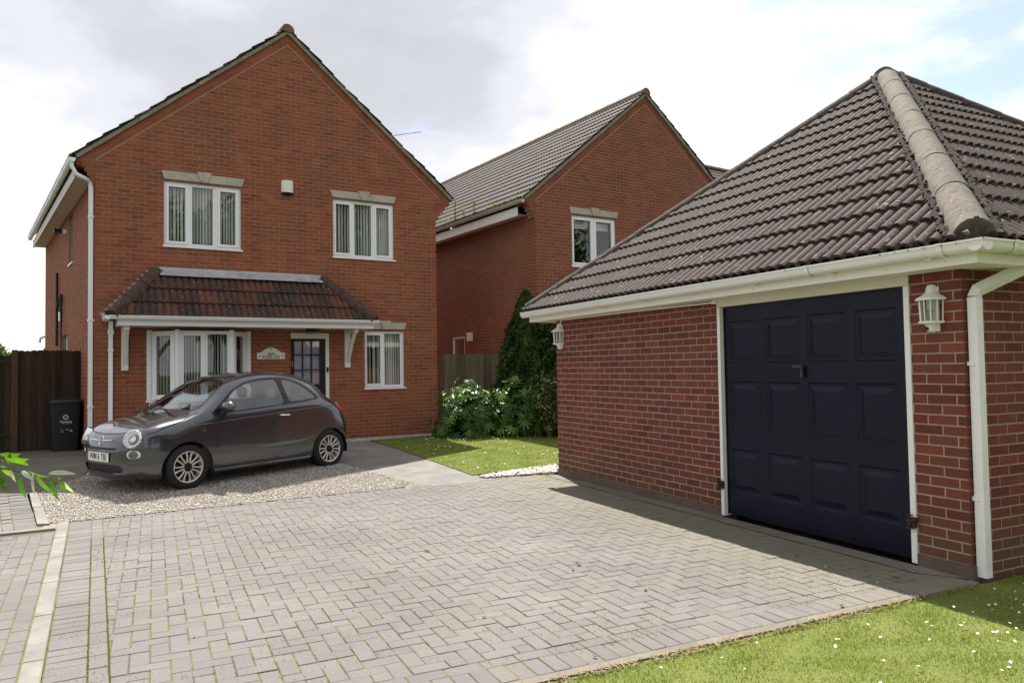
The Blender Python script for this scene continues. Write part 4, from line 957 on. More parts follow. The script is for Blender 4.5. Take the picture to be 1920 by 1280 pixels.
# ------------------------------------------------------------------ houses
HP = Vector((-.73245423, 14.62769473, 0)); HD = Vector((.99489657, .10090003, 0)); HN = Vector((-.10090003, .99489657, 0))
EL, ER, SA, WW, ZE, ZA = -.24, 6.88, 3.32, 6.53, 5.26, 8.20
SL = (ZA-ZE)/(SA-EL)
def zline(s): return ZE+SL*(s-EL) if s <= SA else ZA-(ZA-ZE)/(ER-SA)*(s-SA)
def gable_house(root, F, side_dir, side_len, holes, side_holes, brick, tile, tiles_limit, side_single, gut, zbase=0., rightlen=None):
    B = Bricks(); core = MB(); q = math.sqrt(1+SL*SL); drop = .165*q
    def half_below(dz): # region under both roof lines lowered by dz
        a1 = (-SL/q, 1/q, (ZE-SL*EL-dz)/q); s2 = (ZA-ZE)/(ER-SA); q2 = math.sqrt(1+s2*s2); a2 = (s2/q2, 1/q2, (ZA+s2*SA-dz)/q2); return [a1, a2]
    smin = lambda z: -min(6, max(0, int((z-4.79)/COURSE)+1))*.04 if z > 4.79 else 0.
    smax = lambda z: WW+min(6, max(0, int((z-4.79)/COURSE)+1))*.058 if z > 4.79 else WW
    brick_wall(B, core, F, 0, WW, zbase, 8.15, holes, half_below(drop), phase=.0, smin=smin, smax=smax, half_from=5.262)
    # corbelled kneelers: mortar behind the stepped bricks
    for k in range(6):
        z = 4.80+COURSE*k
        if k: F.box(core, -.04*k+.006, 0.001, z-.005, z+COURSE-.005, -.24, -.0075); F.box(core, WW-.001, WW+.058*k-.006, z-.005, z+COURSE-.005, -.24, -.0075)
    core.prism([(EL+.01, 5.25), (ER-.01, 5.25), (SA, 8.18)], F.P, -.23, -.0045)
    mb = MB(); F.box(mb, -.28, -.001, 5.14, 5.262, -.30, -.021); F.box(mb, WW+.001, WW+.34, 5.14, 5.262, -.30, -.021); mb.build('kneeler', brick, root, kind='stuff')
    # raking courses under the verge
    for side in (0, 1):
        sg = 1 if side == 0 else -1; e = Vector((1, SL)).normalized() if side == 0 else Vector((-1, (ZA-ZE)/(ER-SA))).normalized(); o = Vector((EL, ZE)) if side == 0 else Vector((ER, ZE)); nn = Vector((e.y, -e.x)) if side == 0 else Vector((-e.y, e.x))
        Lr = (Vector((SA, ZA))-o).length+.3
        for row in range(2):
            t = -.3+(.11 if row else 0)
            d0 = .006+row*.077; 
            while t < Lr:
                P4 = [o+e*(t+.005)+nn*d0, o+e*(t+.22)+nn*d0, o+e*(t+.22)+nn*(d0+.067), o+e*(t+.005)+nn*(d0+.067)]
                pl = clips([(p.x, p.y) for p in P4], [(sg, 0, sg*SA-.004), (0, -1, -5.265)])
                if len(pl) >= 3 and area(pl) > 3e-4: B.poly(F, pl, .002)
                t += .225
        d0 = .153; P4 = [o+e*-.0+nn*d0, o+e*Lr+nn*d0, o+e*Lr+nn*(d0+.014), o+nn*(d0+.014)]
        pl = clips([(p.x, p.y) for p in P4], [(sg, 0, sg*SA), (0, -1, -5.262)])
        mb = MB(); mb.prism(pl, F.P, -.02, .001); mb.build('verge_joint', 'pale_mortar', root)
    # side wall
    sd_ = Vector(side_dir).normalized(); n = Vector((-sd_.y, sd_.x, 0)); 
    FS = Frame(F.P(0, 0, -.0), sd_, n)
    FS.o = F.P(0, 0, 0)+sd_*.0
    brick_wall(B, core, FS, .02, side_len, zbase, 5.02, side_holes, phase=.08, single=side_single, thick=.22)
    F2 = Frame(F.P(WW, 0, 0), sd_, -n); mb = MB(); F2.box(mb, .02, side_len, zbase, 5.2, -.2, 0); FB = Frame(F.P(0, 0, 0)+sd_*side_len, F.d, sd_); FB.box(mb, 0, WW, zbase, 5.2, -.2, 0)
    mb.prism([(0, 5.2), (WW, 5.2), (SA, 8.1)], FB.P, -.2, 0); mb.build('rear_wall', brick, root)
    B.finish(brick, root); core.build('wall', 'mortar', root)
    # verge undercloak and tiles
    TL = Tiles(.345, .325, 3, 4, .04, .024)
    for side in (0, 1):
        e = Vector((1, SL)).normalized() if side == 0 else Vector((-1, (ZA-ZE)/(ER-SA))).normalized(); o = Vector((EL, ZE)) if side == 0 else Vector((ER, ZE)); up = Vector((-e.y, e.x)) if side == 0 else Vector((e.y, -e.x))
        Lr = (Vector((SA, ZA))-o).length
        mb = MB()
        nn_ = 24
        for i in range(nn_):
            t0, t1 = Lr*i/nn_-.02, Lr*(i+1)/nn_+(.03 if i == nn_-1 else 0); j0, j1 = rng.uniform(-.004, .004), rng.uniform(-.004, .004)
            P4 = [o+e*t0, o+e*t1, o+e*t1+up*(.062), o+e*t0+up*(.062)]
            mb.prism([(p.x, p.y) for p in P4], F.P, -.1, .042+j0)
        mb.build('verge_cement', 'verge_cement', root)
        base = o+up*.055; 
        P0 = F.P(base.x-e.x*.06, base.y-e.y*.06, .055); tl = Lr+.06
        u3 = F.d*e.x+Vector((0, 0, e.y)); P1 = P0+u3*tl
        q0 = P0+sd_*(side_len+.1)/1.; q1 = P1+sd_*(side_len+.1)
        a = sd_; nrm = a.cross(u3).normalized(); u = nrm.cross(a).normalized(); u = u if u.z > 0 else -u
        pg = [((p-P0).dot(a), (p-P0).dot(u)) for p in (P0, q0, q1, P1)]
        TL.slope(P0, a, u, pg)
        mb = MB(); dn = nrm*(-.03 if nrm.z > 0 else .03); mb.add([p+dn for p in (P0+sd_*.06, q0, q1, P1+sd_*.06)], [(0, 1, 2, 3)]); mb.build('roof_underlay', 'verge_cement', root)
    TL.finish(tile, root, tiles_limit)
    # ridge
    rp = F.P(SA, ZA+.06, .07)
    k = int(side_len/.45)
    for i in range(k): half_round(rp+sd_*(.45*i), rp+sd_*(.45*i+.455), .13, .125, 'ridge_tile', 'ridge_lichen', root, (0, 0, 1))
    return FS, sd_
# --- first house
H1 = thing('brick_house', 'two storey red brick gabled house with tiled canopy behind the grey car', 'house', tuple(HP))
F1 = Frame(HP-HD*.2, HD, -HN)
HOL1 = [(1.09, 2.43, 3.845, 5.02), (4.22, 5.54, 3.845, 5.02), (4.87, 5.75, 1.16, 2.34), (.854, 2.558, .15, 2.30), (3.354, 4.12, 0, 2.285)]
FS1, sd1 = gable_house(H1, F1, (-.19160942, .98147126, 0), 8.95, HOL1, [(3.0, 3.65, 3.85, 4.85), (3.9, 4.9, 1.4, 2.4)], 'house_brick', 'house_tile', 60, False, 'gutter_white')
window(F1, H1, 1.09, 2.43, 3.845, 5.02, [(1.175, 1.455), (1.575, 1.93), (2.06, 2.335)], openers=(0, 2), blind=[(1.13, 1.50, 3.9, 4.98, 6, .7), (1.55, 1.97, 3.9, 4.98, 8, .85), (2.03, 2.37, 3.9, 4.98, 7, .85)])
window(F1, H1, 4.22, 5.54, 3.845, 5.02, [(4.29, 4.58), (4.69, 5.05), (5.16, 5.44)], openers=(0, 2), blind=[(4.25, 4.62, 3.9, 4.98, 6, .95), (4.66, 5.1, 3.9, 4.98, 7, .95), (5.12, 5.5, 3.9, 4.98, 8, .5)])
window(F1, H1, 4.87, 5.75, 1.16, 2.34, [(4.93, 5.22), (5.32, 5.67)], openers=(0,), blind=[(4.9, 5.27, 1.2, 2.3, 4, 1.3), (5.29, 5.7, 1.2, 2.3, 8, .8)])
room_box(F1, H1, .3, 6.2, .3, 5.1)
lintel(F1, H1, 1.05, 2.49, 5.052, 5.205); lintel(F1, H1, 4.165, 5.59, 5.05, 5.195); lintel(F1, H1, 4.84, 5.80, 2.375, 2.515)
# bay window under the canopy
def bay():
    pts = [(.854, 0.), (1.27, .40), (2.19, .40), (2.558, 0.)]; z0, z1 = 1.06, 2.30
    W3 = [F1.P(a, 0, b) for a, b in pts]; frs = []
    for i in range(3):
        d = (W3[i+1]-W3[i]); n = Vector((d.y, -d.x, 0)); frs.append((Frame(W3[i], d, n), d.length))
    specs = [([(.13, .42)], (0,), [(.09, .46, 1.1, 2.2, 6, 1.0)]), ([(.10, .38), (.50, .83)], (0,), [(.08, .42, 1.1, 2.25, 7, 1.1), (.47, .87, 1.1, 2.25, 8, 1.15)]), ([(.14, .40)], (0,), [])]
    for (f, l), (li, op, bl) in zip(frs, specs):
        window(f, H1, .035, l-.035, z0, z1-.02, li, recess=.02, openers=op, blind=bl, sill=False, name='bay_window')
    for a, b in pts: 
        mb = MB(); c = F1.P(a, 0, b-.03 if b else .0); mb.tube([c+Vector((0, 0, z0)), c+Vector((0, 0, z1))], .045, 8); mb.build('bay_post', 'white_upvc', H1)
    out = [(.80, -.0), (1.24, .47), (2.22, .47), (2.62, -.0)]
    mb = MB(); V = [F1.P(a, z, b) for z in (z0-.045, z0-.003) for a, b in out]; mb.add(V, [(0, 1, 2, 3), (7, 6, 5, 4), (0, 4, 5, 1), (1, 5, 6, 2), (2, 6, 7, 3), (3, 7, 4, 0)]); mb.build('bay_sill', 'white_upvc', H1)
    inn = [(.854, 0), (1.27, .41), (2.19, .41), (2.558, 0)]
    mb = MB(); V = [F1.P(a, z, b) for z in (.1, z0-.047) for a, b in inn]; mb.add(V, [(0, 4, 5, 1), (1, 5, 6, 2), (2, 6, 7, 3)]); mb.build('bay_apron', 'white_upvc', H1)
bay()
# front door
mb = MB(); F1.box(mb, 4.05, 4.118, .15, 2.28, -.08, .006); F1.box(mb, 3.356, 4.05, 2.172, 2.28, -.08, .006); mb.build('door_frame', 'ivory', H1)
mb = MB(); pc = [(3.43, 3.585), (3.607, 3.762), (3.784, 3.94)]; pr = [(.45, 1.1), (1.265, 1.545), (1.565, 1.845), (1.865, 2.14)]
holes = [(a, b, c, d) for a, b in pc for c, d in pr[1:]]
for rc in sub_holes((3.358, 4.048, .14, 2.17), holes): F1.box(mb, rc[0], rc[1], rc[2], rc[3], -.07, -.03)
FD = mb.build('front_door', 'dark_door', H1)
for (a, b, c, d) in holes:
    mb = MB(); F1.box(mb, a, b, c, d, -.052, -.048); mb.build('pane', 'window_glass', FD)
mb = MB()
n_ = 60
for i in range(n_):
    s_ = 3.40+.58*i/n_; w_ = .58/n_; o_ = -.10+.012*math.sin(i*1.3)+rng.uniform(-.004, .004); o2 = -.10+.012*math.sin((i+1)*1.3)
    mb.add([F1.P(s_, 1.2, o_), F1.P(s_+w_, 1.2, o2), F1.P(s_+w_, 2.12, o2), F1.P(s_, 2.12, o_)], [(0, 1, 2, 3)])
mb.build('net_curtain', 'net_curtain', FD)
mb = MB(); F1.box(mb, 3.375, 3.40, 1.62, 1.72, -.03, -.015); mb.build('door_latch', 'chrome', FD)
mb = MB(); F1.box(mb, 4.065, 4.10, 1.50, 1.60, .006, .03); mb.build('doorbell', 'black_gloss', H1)
mb = MB(); F1.box(mb, 3.60, 3.84, 2.30, 2.345, .18, .30); pl_ = mb.build('porch_lamp', 'black_plastic', H1)
mb = MB(); F1.box(mb, 3.60, 3.84, 2.245, 2.299, .185, .295); mb.build('lamp_glass', 'lamp_glass', pl_)
# canopy
PE = .74; ZP = 2.49; ZT = 3.34
def canopy():
    a0, a1, t0, t1 = .22, 4.80, .98, 3.98
    E0, E1 = F1.P(a0, ZP, PE), F1.P(a1, ZP, PE); T0, T1 = F1.P(t0, ZT, .02), F1.P(t1, ZT, .02); W0, W1 = F1.P(a0, ZP, 0), F1.P(a1, ZP, 0)
    TP = Tiles(.345, .345, 3, 4, .036, .03)
    def pl(pts, a):
        P0 = pts[0]; a = Vector(a).normalized(); n = (pts[1]-pts[0]).cross(pts[2]-pts[0]).normalized(); n = n if n.z > 0 else -n; u = n.cross(a).normalized(); u = u if u.z > 0 else -u
        TP.slope(P0, a, u, [((p-P0).dot(a), (p-P0).dot(u)) for p in pts])
        mb = MB(); mb.add([p-n*.02 for p in pts], [tuple(range(len(pts)))]); mb.build('roof_underlay', 'porch_hip', H1)
    pl([E0, E1, T1, T0], HD); pl([W0, E0, T0], -HN); pl([E1, W1, T1], HN)
    TP.finish('porch_tile', H1, 100, 'porch_tile')
    for (e, t_) in ((E0, T0), (E1, T1)):
        d = t_-e; k = 3
        for i in range(k): half_round(e+d*(i/k)+Vector((0, 0, .0)), e+d*((i+1)/k+.01)+Vector((0, 0, .0)), .125, .115, 'hip_tile', 'porch_hip', H1, (0, 0, 1), jit=.01)
    # lead flashing along the top and stepped up the left side
    mb = MB(); sl = (T0-F1.P(t0, ZP, PE)).normalized(); nn = Vector((0, 0, 1))
    n = 14
    for i in range(n):
        s0_, s1_ = t0+.03+(t1-t0-.06)*i/n, t0+.03+(t1-t0-.06)*(i+1)/n
        w = [rng.uniform(-.006, .006) for _ in range(2)]
        mb.add([F1.P(s0_, ZT-.065+w[0]*.4, .195), F1.P(s1_, ZT-.065+w[1]*.4, .195), F1.P(s1_, ZT+.07, .035), F1.P(s0_, ZT+.07, .035), F1.P(s0_, ZT+.10, .012), F1.P(s1_, ZT+.10, .012)], [(0, 1, 2, 3), (3, 2, 5, 4)], .3)
    mb.build('lead_flashing', 'lead', H1)
    for (b, t_, sg) in ((a0-.09, t0-.06, 1),):
        mb = MB(); k = 11
        for i in range(k):
            f0_, f1_ = i/k, (i+1)/k; s_ = b+(t_-b)*f0_; s2 = b+(t_-b)*f1_; z_ = ZP+(ZT-ZP)*f0_; z2 = ZP+(ZT-ZP)*f1_
            mb.prism([(s_-.07, z2+.015), (s_+.10, z_-.03), (s2+.10, z2-.03), (s2-.02, z2+.045)], F1.P, .0, .010, 0)
        mb.build('stepped_flashing', 'lead', H1)
    # fascia, soffit, gutter
    mb = MB(); F1.box(mb, a0+.10, a1+.0, 2.345, 2.475, PE-.06, PE-.04); F1.box(mb, a0+.10, a0+.12, 2.345, 2.475, .002, PE-.061); F1.box(mb, a1-.02, a1, 2.345, 2.475, .002, PE-.061); mb.build('canopy_fascia', 'white_upvc', H1)
    mb = MB(); F1.box(mb, a0+.121, a1-.021, 2.352, 2.36, .002, PE-.062); mb.build('canopy_soffit', 'white_upvc', H1)
    gutter(H1, F1.P(a0-.03, 2.50, PE-.04), F1.P(a1+.09, 2.50, PE-.04), -HN, 'white_upvc', h=.065, brackets=0, joints=(.5, 1.75, 3.1, 4.2))
    gutter(H1, F1.P(a0+.0, 2.50, .05), F1.P(a0+.0, 2.50, PE+.06), -HD, 'white_upvc', h=.065)
    for s_ in (.465, 4.49):
        mb = MB(); F1.box(mb, s_-.055, s_+.055, 1.59, 2.35, .0, .055); F1.box(mb, s_-.035, s_+.035, 2.27, 2.345, .056, .60)
        mb.prism([(0, 0)], lambda *a: Vector(), 0, 0) if 0 else None
        A_, B_ = F1.P(s_, 1.72, .05), F1.P(s_, 2.30, .50); m_ = A_.lerp(B_, .5)+Vector((0, 0, .04))
        mb.tube([A_, m_, B_], .045, 4); mb.build('gallows_bracket', 'painted_white', H1)
    mb = MB(); mb.tube([F1.P(.245, 2.45, .10), F1.P(.245, 2.36, .10), F1.P(.245, 2.28, .06), F1.P(.245, .1, .06)], .034*1.414, 4); mb.build('downpipe', 'white_upvc', H1)
    mb = MB(); F1.box(mb, .20, .29, 1.93, 1.96, .0, .105); F1.box(mb, .20, .29, 2.22, 2.30, .01, .11); mb.build('pipe_clip', 'white_upvc', H1)
canopy()
# left side: eaves, gutter, downpipe, small windows and pipes
OL = .27
mb = MB(); 
for f_, a, b, z0_, z1_, o0_, o1_, nm, mt in ((FS1, .25, 9.0, 4.965, 4.975, .001, OL, 'soffit', 'soffit'), (FS1, .22, 9.0, 4.93, 5.12, OL, OL+.02, 'fascia', 'grey_gutter')):
    mb = MB(); f_.box(mb, a, b, z0_, z1_, o0_, o1_); mb.build(nm, mt, H1)
gutter(H1, FS1.P(-.02, 5.24, OL+.02), FS1.P(9.1, 5.22, OL+.02), FS1.n, 'gutter_white', brackets=0, joints=tuple(.9*i for i in range(1, 10)))
mb = MB(); mb.tube([FS1.P(.06, 5.18, OL+.07), FS1.P(.06, 5.10, OL+.07), FS1.P(.07, 4.98, OL+.0), FS1.P(.10, 4.90, .05), FS1.P(.10, 4.84, .045)], .036, 6); mb.tube([FS1.P(.10, 4.85, .045), FS1.P(.10, .1, .045)], .036*1.414, 4); mb.build('downpipe', 'white_upvc', H1)
mb = MB()
for z_ in (.95, 2.45, 4.25): FS1.box(mb, .055, .145, z_, z_+.035, .0, .088)
mb.build('pipe_clip', 'white_upvc', H1)
window(FS1, H1, 3.0, 3.65, 3.85, 4.85, [(3.08, 3.57)], recess=.08); window(FS1, H1, 3.9, 4.9, 1.4, 2.4, [(3.98, 4.36), (4.45, 4.82)], recess=.08)
mb = MB(); mb.tube([FS1.P(5.6, 2.2, .04), FS1.P(5.6, 3.9, .04)], .03, 6); mb.tube([FS1.P(5.6, 3.05, .05), FS1.P(4.6, 3.3, .05), FS1.P(4.6, 1.5, .05)], .03, 6); mb.build('waste_pipe', 'black_plastic', H1)
mb = MB(); FS1.box(mb, 4.95, 5.15, 2.75, 2.95, 0, .05); mb.build('wall_vent', 'white_upvc', H1)
mb = MB(); mb.tube([FS1.P(8.5, 2.55, .02), FS1.P(8.5, 2.5, .14), FS1.P(8.5, 2.38, .16)], .035, 6); mb.build('boiler_flue', 'white_upvc', H1)
o = thing('security_camera', 'small black and white security light high on the left side wall of the front house', 'camera', FS1.P(4.2, 4.62, 0))
mb = MB(); FS1.box(mb, 4.1, 4.3, 4.6, 4.68, .002, .08); mb.build('mount', 'white_upvc', o); mb = MB(); FS1.box(mb, 4.12, 4.28, 4.61, 4.69, .081, .24); mb.build('head', 'black_plastic', o)
# alarm box, house sign, aerial
o = thing('alarm_box', 'white alarm box with dark base between the two upper windows', 'alarm box', F1.P(3.295, 4.98, 0))
mb = MB(); n = 10; A0, A1 = 3.185, 3.41
prof = [(A0+(A1-A0)*i/n, .035+.07*math.sin(math.pi*i/n)**.6) for i in range(n+1)]
V = [F1.P(a, z, 0 if not k else b) for z in (5.03, 5.265) for k in (0, 1) for a, b in prof]
k = n+1; F = [(k+i, k+i+1, 3*k+i+1, 3*k+i) for i in range(n)]+[(i, i+1, k+i+1, k+i) for i in range(n)]+[(2*k+i, 2*k+i+1, 3*k+i+1, 3*k+i) for i in range(n)]+[(0, k, 3*k, 2*k), (n, n+k, n+3*k, n+2*k)]
mb.add(V, F); auto_smooth(mb.build('cover', 'ivory', o), 30)
mb = MB(); F1.box(mb, 3.19, 3.405, 5.0, 5.03, .002, .085); mb.tube([F1.P(3.297, 4.985, .05), F1.P(3.297, 5.0, .05)], [.06, .075], 10); mb.build('lens', 'simple_navy' if 'simple_navy' in MATS else 'black_gloss', o)
sg = thing('house_sign', 'white shaped nameplate reading 26A KARLOU between bay window and front door', 'sign', F1.P(2.976, 1.77, 0))
prof = [(2.714, 1.77), (3.238, 1.77), (3.238, 1.895), (3.195, 1.897)]
for i in range(9):
    t = i/8; a = 3.195-(3.195-3.03)*t; prof.append((a, 1.897+.085*(3*t*t-2*t**3)))
for i in range(1, 6): a = math.pi*i/6; prof.append((2.976+.054*math.cos(a), 1.982+.018*math.sin(a)))
for i in range(9):
    t = 1-i/8; a = 2.757+(2.922-2.757)*t; prof.append((a, 1.897+.085*(3*t*t-2*t**3)))
prof.append((2.714, 1.895))
mb = MB(); mb.prism(prof, F1.P, .004, .014, 0); mb.build('plate', 'ivory', sg)
text_mesh('26A', .085, 'number', 'ink', lambda x, y, z: F1.P(2.976+x, 1.872+y, .0145+z), sg, 1.)
text_mesh('KARLOU', .088, 'name', 'ink', lambda x, y, z: F1.P(2.976+x, 1.808+y, .0145+z), sg, .95)
mb = MB()
for cx_, cz_ in ((2.765, 1.83), (3.19, 1.835), (2.976, 1.965)):
    for i in range(9):
        a = rng.uniform(0, 6.28); r = rng.uniform(0, .022); x, z = cx_+r*math.cos(a), cz_+r*math.sin(a); s_ = rng.uniform(.006, .013)
        mb.prism([(x-s_, z), (x, z-s_*.5), (x+s_, z), (x, z+s_*.5)], F1.P, .0141, .0152)
mb.build('flower_motif', 'bin_plastic', sg)
ae = thing('tv_aerial', 'thin rooftop television aerial sticking out beyond the right roof slope', 'aerial', F1.P(5.9, 6.0, -2.2))
c = F1.P(6.35, 7.19, -2.0); e = F1.P(7.12, 7.40, -2.0); dd = (e-c); mb = MB(); mb.tube([c, e], .010, 5); mb.build('boom', 'aluminium', ae)
mb = MB(); mb.tube([F1.P(6.0, 5.9, -2.0), F1.P(6.0, 7.1, -2.0)], .016, 6); mb.tube([F1.P(6.0, 7.05, -2.0), c], .01, 5); mb.build('mast', 'aluminium', ae)
for i in range(9):
    p = c.lerp(e, .05+.9*i/8); l = .10 if i else .16; mb = MB(); mb.tube([p+HN*l+Vector((0, 0, .03)), p-HN*l-Vector((0, 0, .03))], .006, 4); mb.build('element', 'aluminium', ae)
# --- second house
H2 = thing('brick_house', 'red brick gabled house in the middle distance with weeds growing in its gutter', 'house', tuple(HP+HD*8.33-HN*.93))
F2_ = Frame(HP+HD*8.33-HN*.93, HD, -HN)
FS2, sd2 = gable_house(H2, F2_, (-.12977136, .99154394, 0), 12.5, [(1.0, 2.31, 3.85, 5.02)], [(3.25, 3.95, 1.3, 2.36)], 'neighbour_brick', 'house_tile', 300, True, 'grey_gutter')
window(F2_, H2, 1.0, 2.31, 3.85, 5.02, [(1.08, 1.57), (1.73, 2.19)], openers=(0, 1))
for a, b in ((1.06, 1.6), (1.7, 2.22)):
    mb = MB()
    for i in range(3): F2_.box(mb, a, b, 4.76+.06*i, 4.815+.06*i, -.20-.01*(i % 2), -.19)
    mb.build('roller_blind', 'blind', H2)
room_box(F2_, H2, .5, 3.5, 3.5, 5.1)
lintel(F2_, H2, .94, 2.38, 5.055, 5.205)
window(FS2, H2, 3.25, 3.95, 1.3, 2.36, [(3.34, 3.86)], recess=.03, sill=False)
mb = MB(); FS2.box(mb, 2.83, 3.06, 2.22, 2.44, 0, .05); FS2.box(mb, 2.88, 3.01, 2.26, 2.40, .05, .06); mb.build('wall_vent', 'painted_white', H2)
mb = MB(); FS2.box(mb, .30, 12.5, 4.965, 4.975, .001, OL); mb.build('soffit', 'soffit', H2)
mb = MB(); FS2.box(mb, .28, 12.5, 4.93, 5.13, OL, OL+.02); mb.build('fascia', 'gutter_white', H2)
gutter(H2, FS2.P(-.03, 5.24, OL+.02), FS2.P(12.5, 5.24, OL+.02), FS2.n, 'grey_gutter', joints=(1.9, 3.8, 5.7))
mb = MB(); mb.tube([FS2.P(.75, .2, .01), FS2.P(.75, 3.0, .01)], .006, 4); mb.build('cable', 'black_plastic', H2)
# gutter weeds
for k, (t, hgt, n_) in enumerate(((1.3, .14, 30), (2.1, .4, 14), (3.05, .62, 22), (3.5, .18, 30), (5.0, .5, 18), (6.6, .16, 40), (.55, .12, 30), (2.6, .3, 10))):
    c = FS2.P(t, 5.22, OL+.08); w = thing('gutter_weed', ['low tuft of yellow green weed near the front end of the second house gutter', 'short weed stem in the middle of the second house gutter', 'tall yellow weed standing in the middle of the second house gutter', 'low mossy tuft beside the tall weed in the second house gutter', 'tall pale weed further back in the second house gutter', 'wide low weed patch at the far end of the second house gutter', 'small green tuft at the very front end of the second house gutter', 'thin weed between the tufts in the second house gutter'][k], 'weed', c, 'weeds growing in the gutter')
    mb = MB()
    for i in range(n_*4):
        h = hgt*rng.uniform(.1, 1); spread = .03 if hgt > .25 else .22; q = c+FS2.d*rng.gauss(0, spread)+FS2.n*rng.uniform(-.04, .04)+Vector((0, 0, h)); l = rng.uniform(.015, .04); d = Vector((rng.uniform(-1, 1), rng.uniform(-1, 1), rng.uniform(-.2, 1))).normalized()*l; e_ = d.cross(Vector((.3, .2, 1))).normalized()*l*.35
        mb.add([q-d, q+e_, q+d, q-e_], [(0, 1, 2, 3)])
    if hgt > .25: mb.tube([c, c+Vector((.01, 0, hgt*.6)), c+Vector((.02, 0, hgt))], .006, 4)
    mb.build('foliage', 'weed', w)
# --- third roof far behind
H3 = thing('brick_house', 'roof of a third house just showing between the second gable and the garage roof', 'house', (16, 26, 0))
R0 = Vector((18.3, 27.0, 8.47)); 
def ray_pt(px, py, t):
    d = (fw*FPX+rt*(px-960)-up_*(py-640)).normalized(); return CAMP+d*t
a3 = ray_pt(1300, 310.6, 33); _d = ray_pt(1370, 325, 1)-CAMP; b3 = CAMP+_d*((a3.z-EYE)/_d.z)
ad = (b3-a3).normalized(); up3 = Vector((0, 0, 1)); bk = Vector((-ad.y, ad.x, 0)); bk = bk if bk.dot(fw) > 0 else -bk
usl = (bk*.77+up3*.64).normalized()
T3 = Tiles(.345, .325, 3, 4, .03, .02); O3 = a3-usl*4.6-ad*2; T3.slope(O3, ad, usl, [(0, 0), (9, 0), (9, 4.6), (0, 4.6)]); T3.finish('house_tile', H3, 40)
for i in range(18): half_round(a3+ad*(-2+.5*i)+Vector((0, 0, .02)), a3+ad*(-1.49+.5*i)+Vector((0, 0, .02)), .13, .125, 'ridge_tile', 'ridge_lichen', H3, (0, 0, 1), n=6)
mb = MB(); P_ = [O3, O3+ad*9, a3-ad*2+ad*9-up3*.05, a3-ad*2-up3*.05]; mb.add([p-up3*.04 for p in P_], [(0, 1, 2, 3)]); q = bk*7.2; mb.add([P_[3]-up3*.05, P_[2]-up3*.05, O3+ad*9+q, O3+q], [(0, 1, 2, 3)]); mb.build('roof_underlay', 'verge_cement', H3)
mb = MB(); W0_, W1_ = O3+bk*.3, O3+ad*9+bk*.3; 
mb.add([Vector((v.x, v.y, z)) for z in (-.1, O3.z-.05) for v in (W0_, W1_, W1_+bk*6.6, W0_+bk*6.6)], [(0, 1, 5, 4), (1, 2, 6, 5), (2, 3, 7, 6), (3, 0, 4, 7)]); mb.build('wall', 'neighbour_brick', H3)

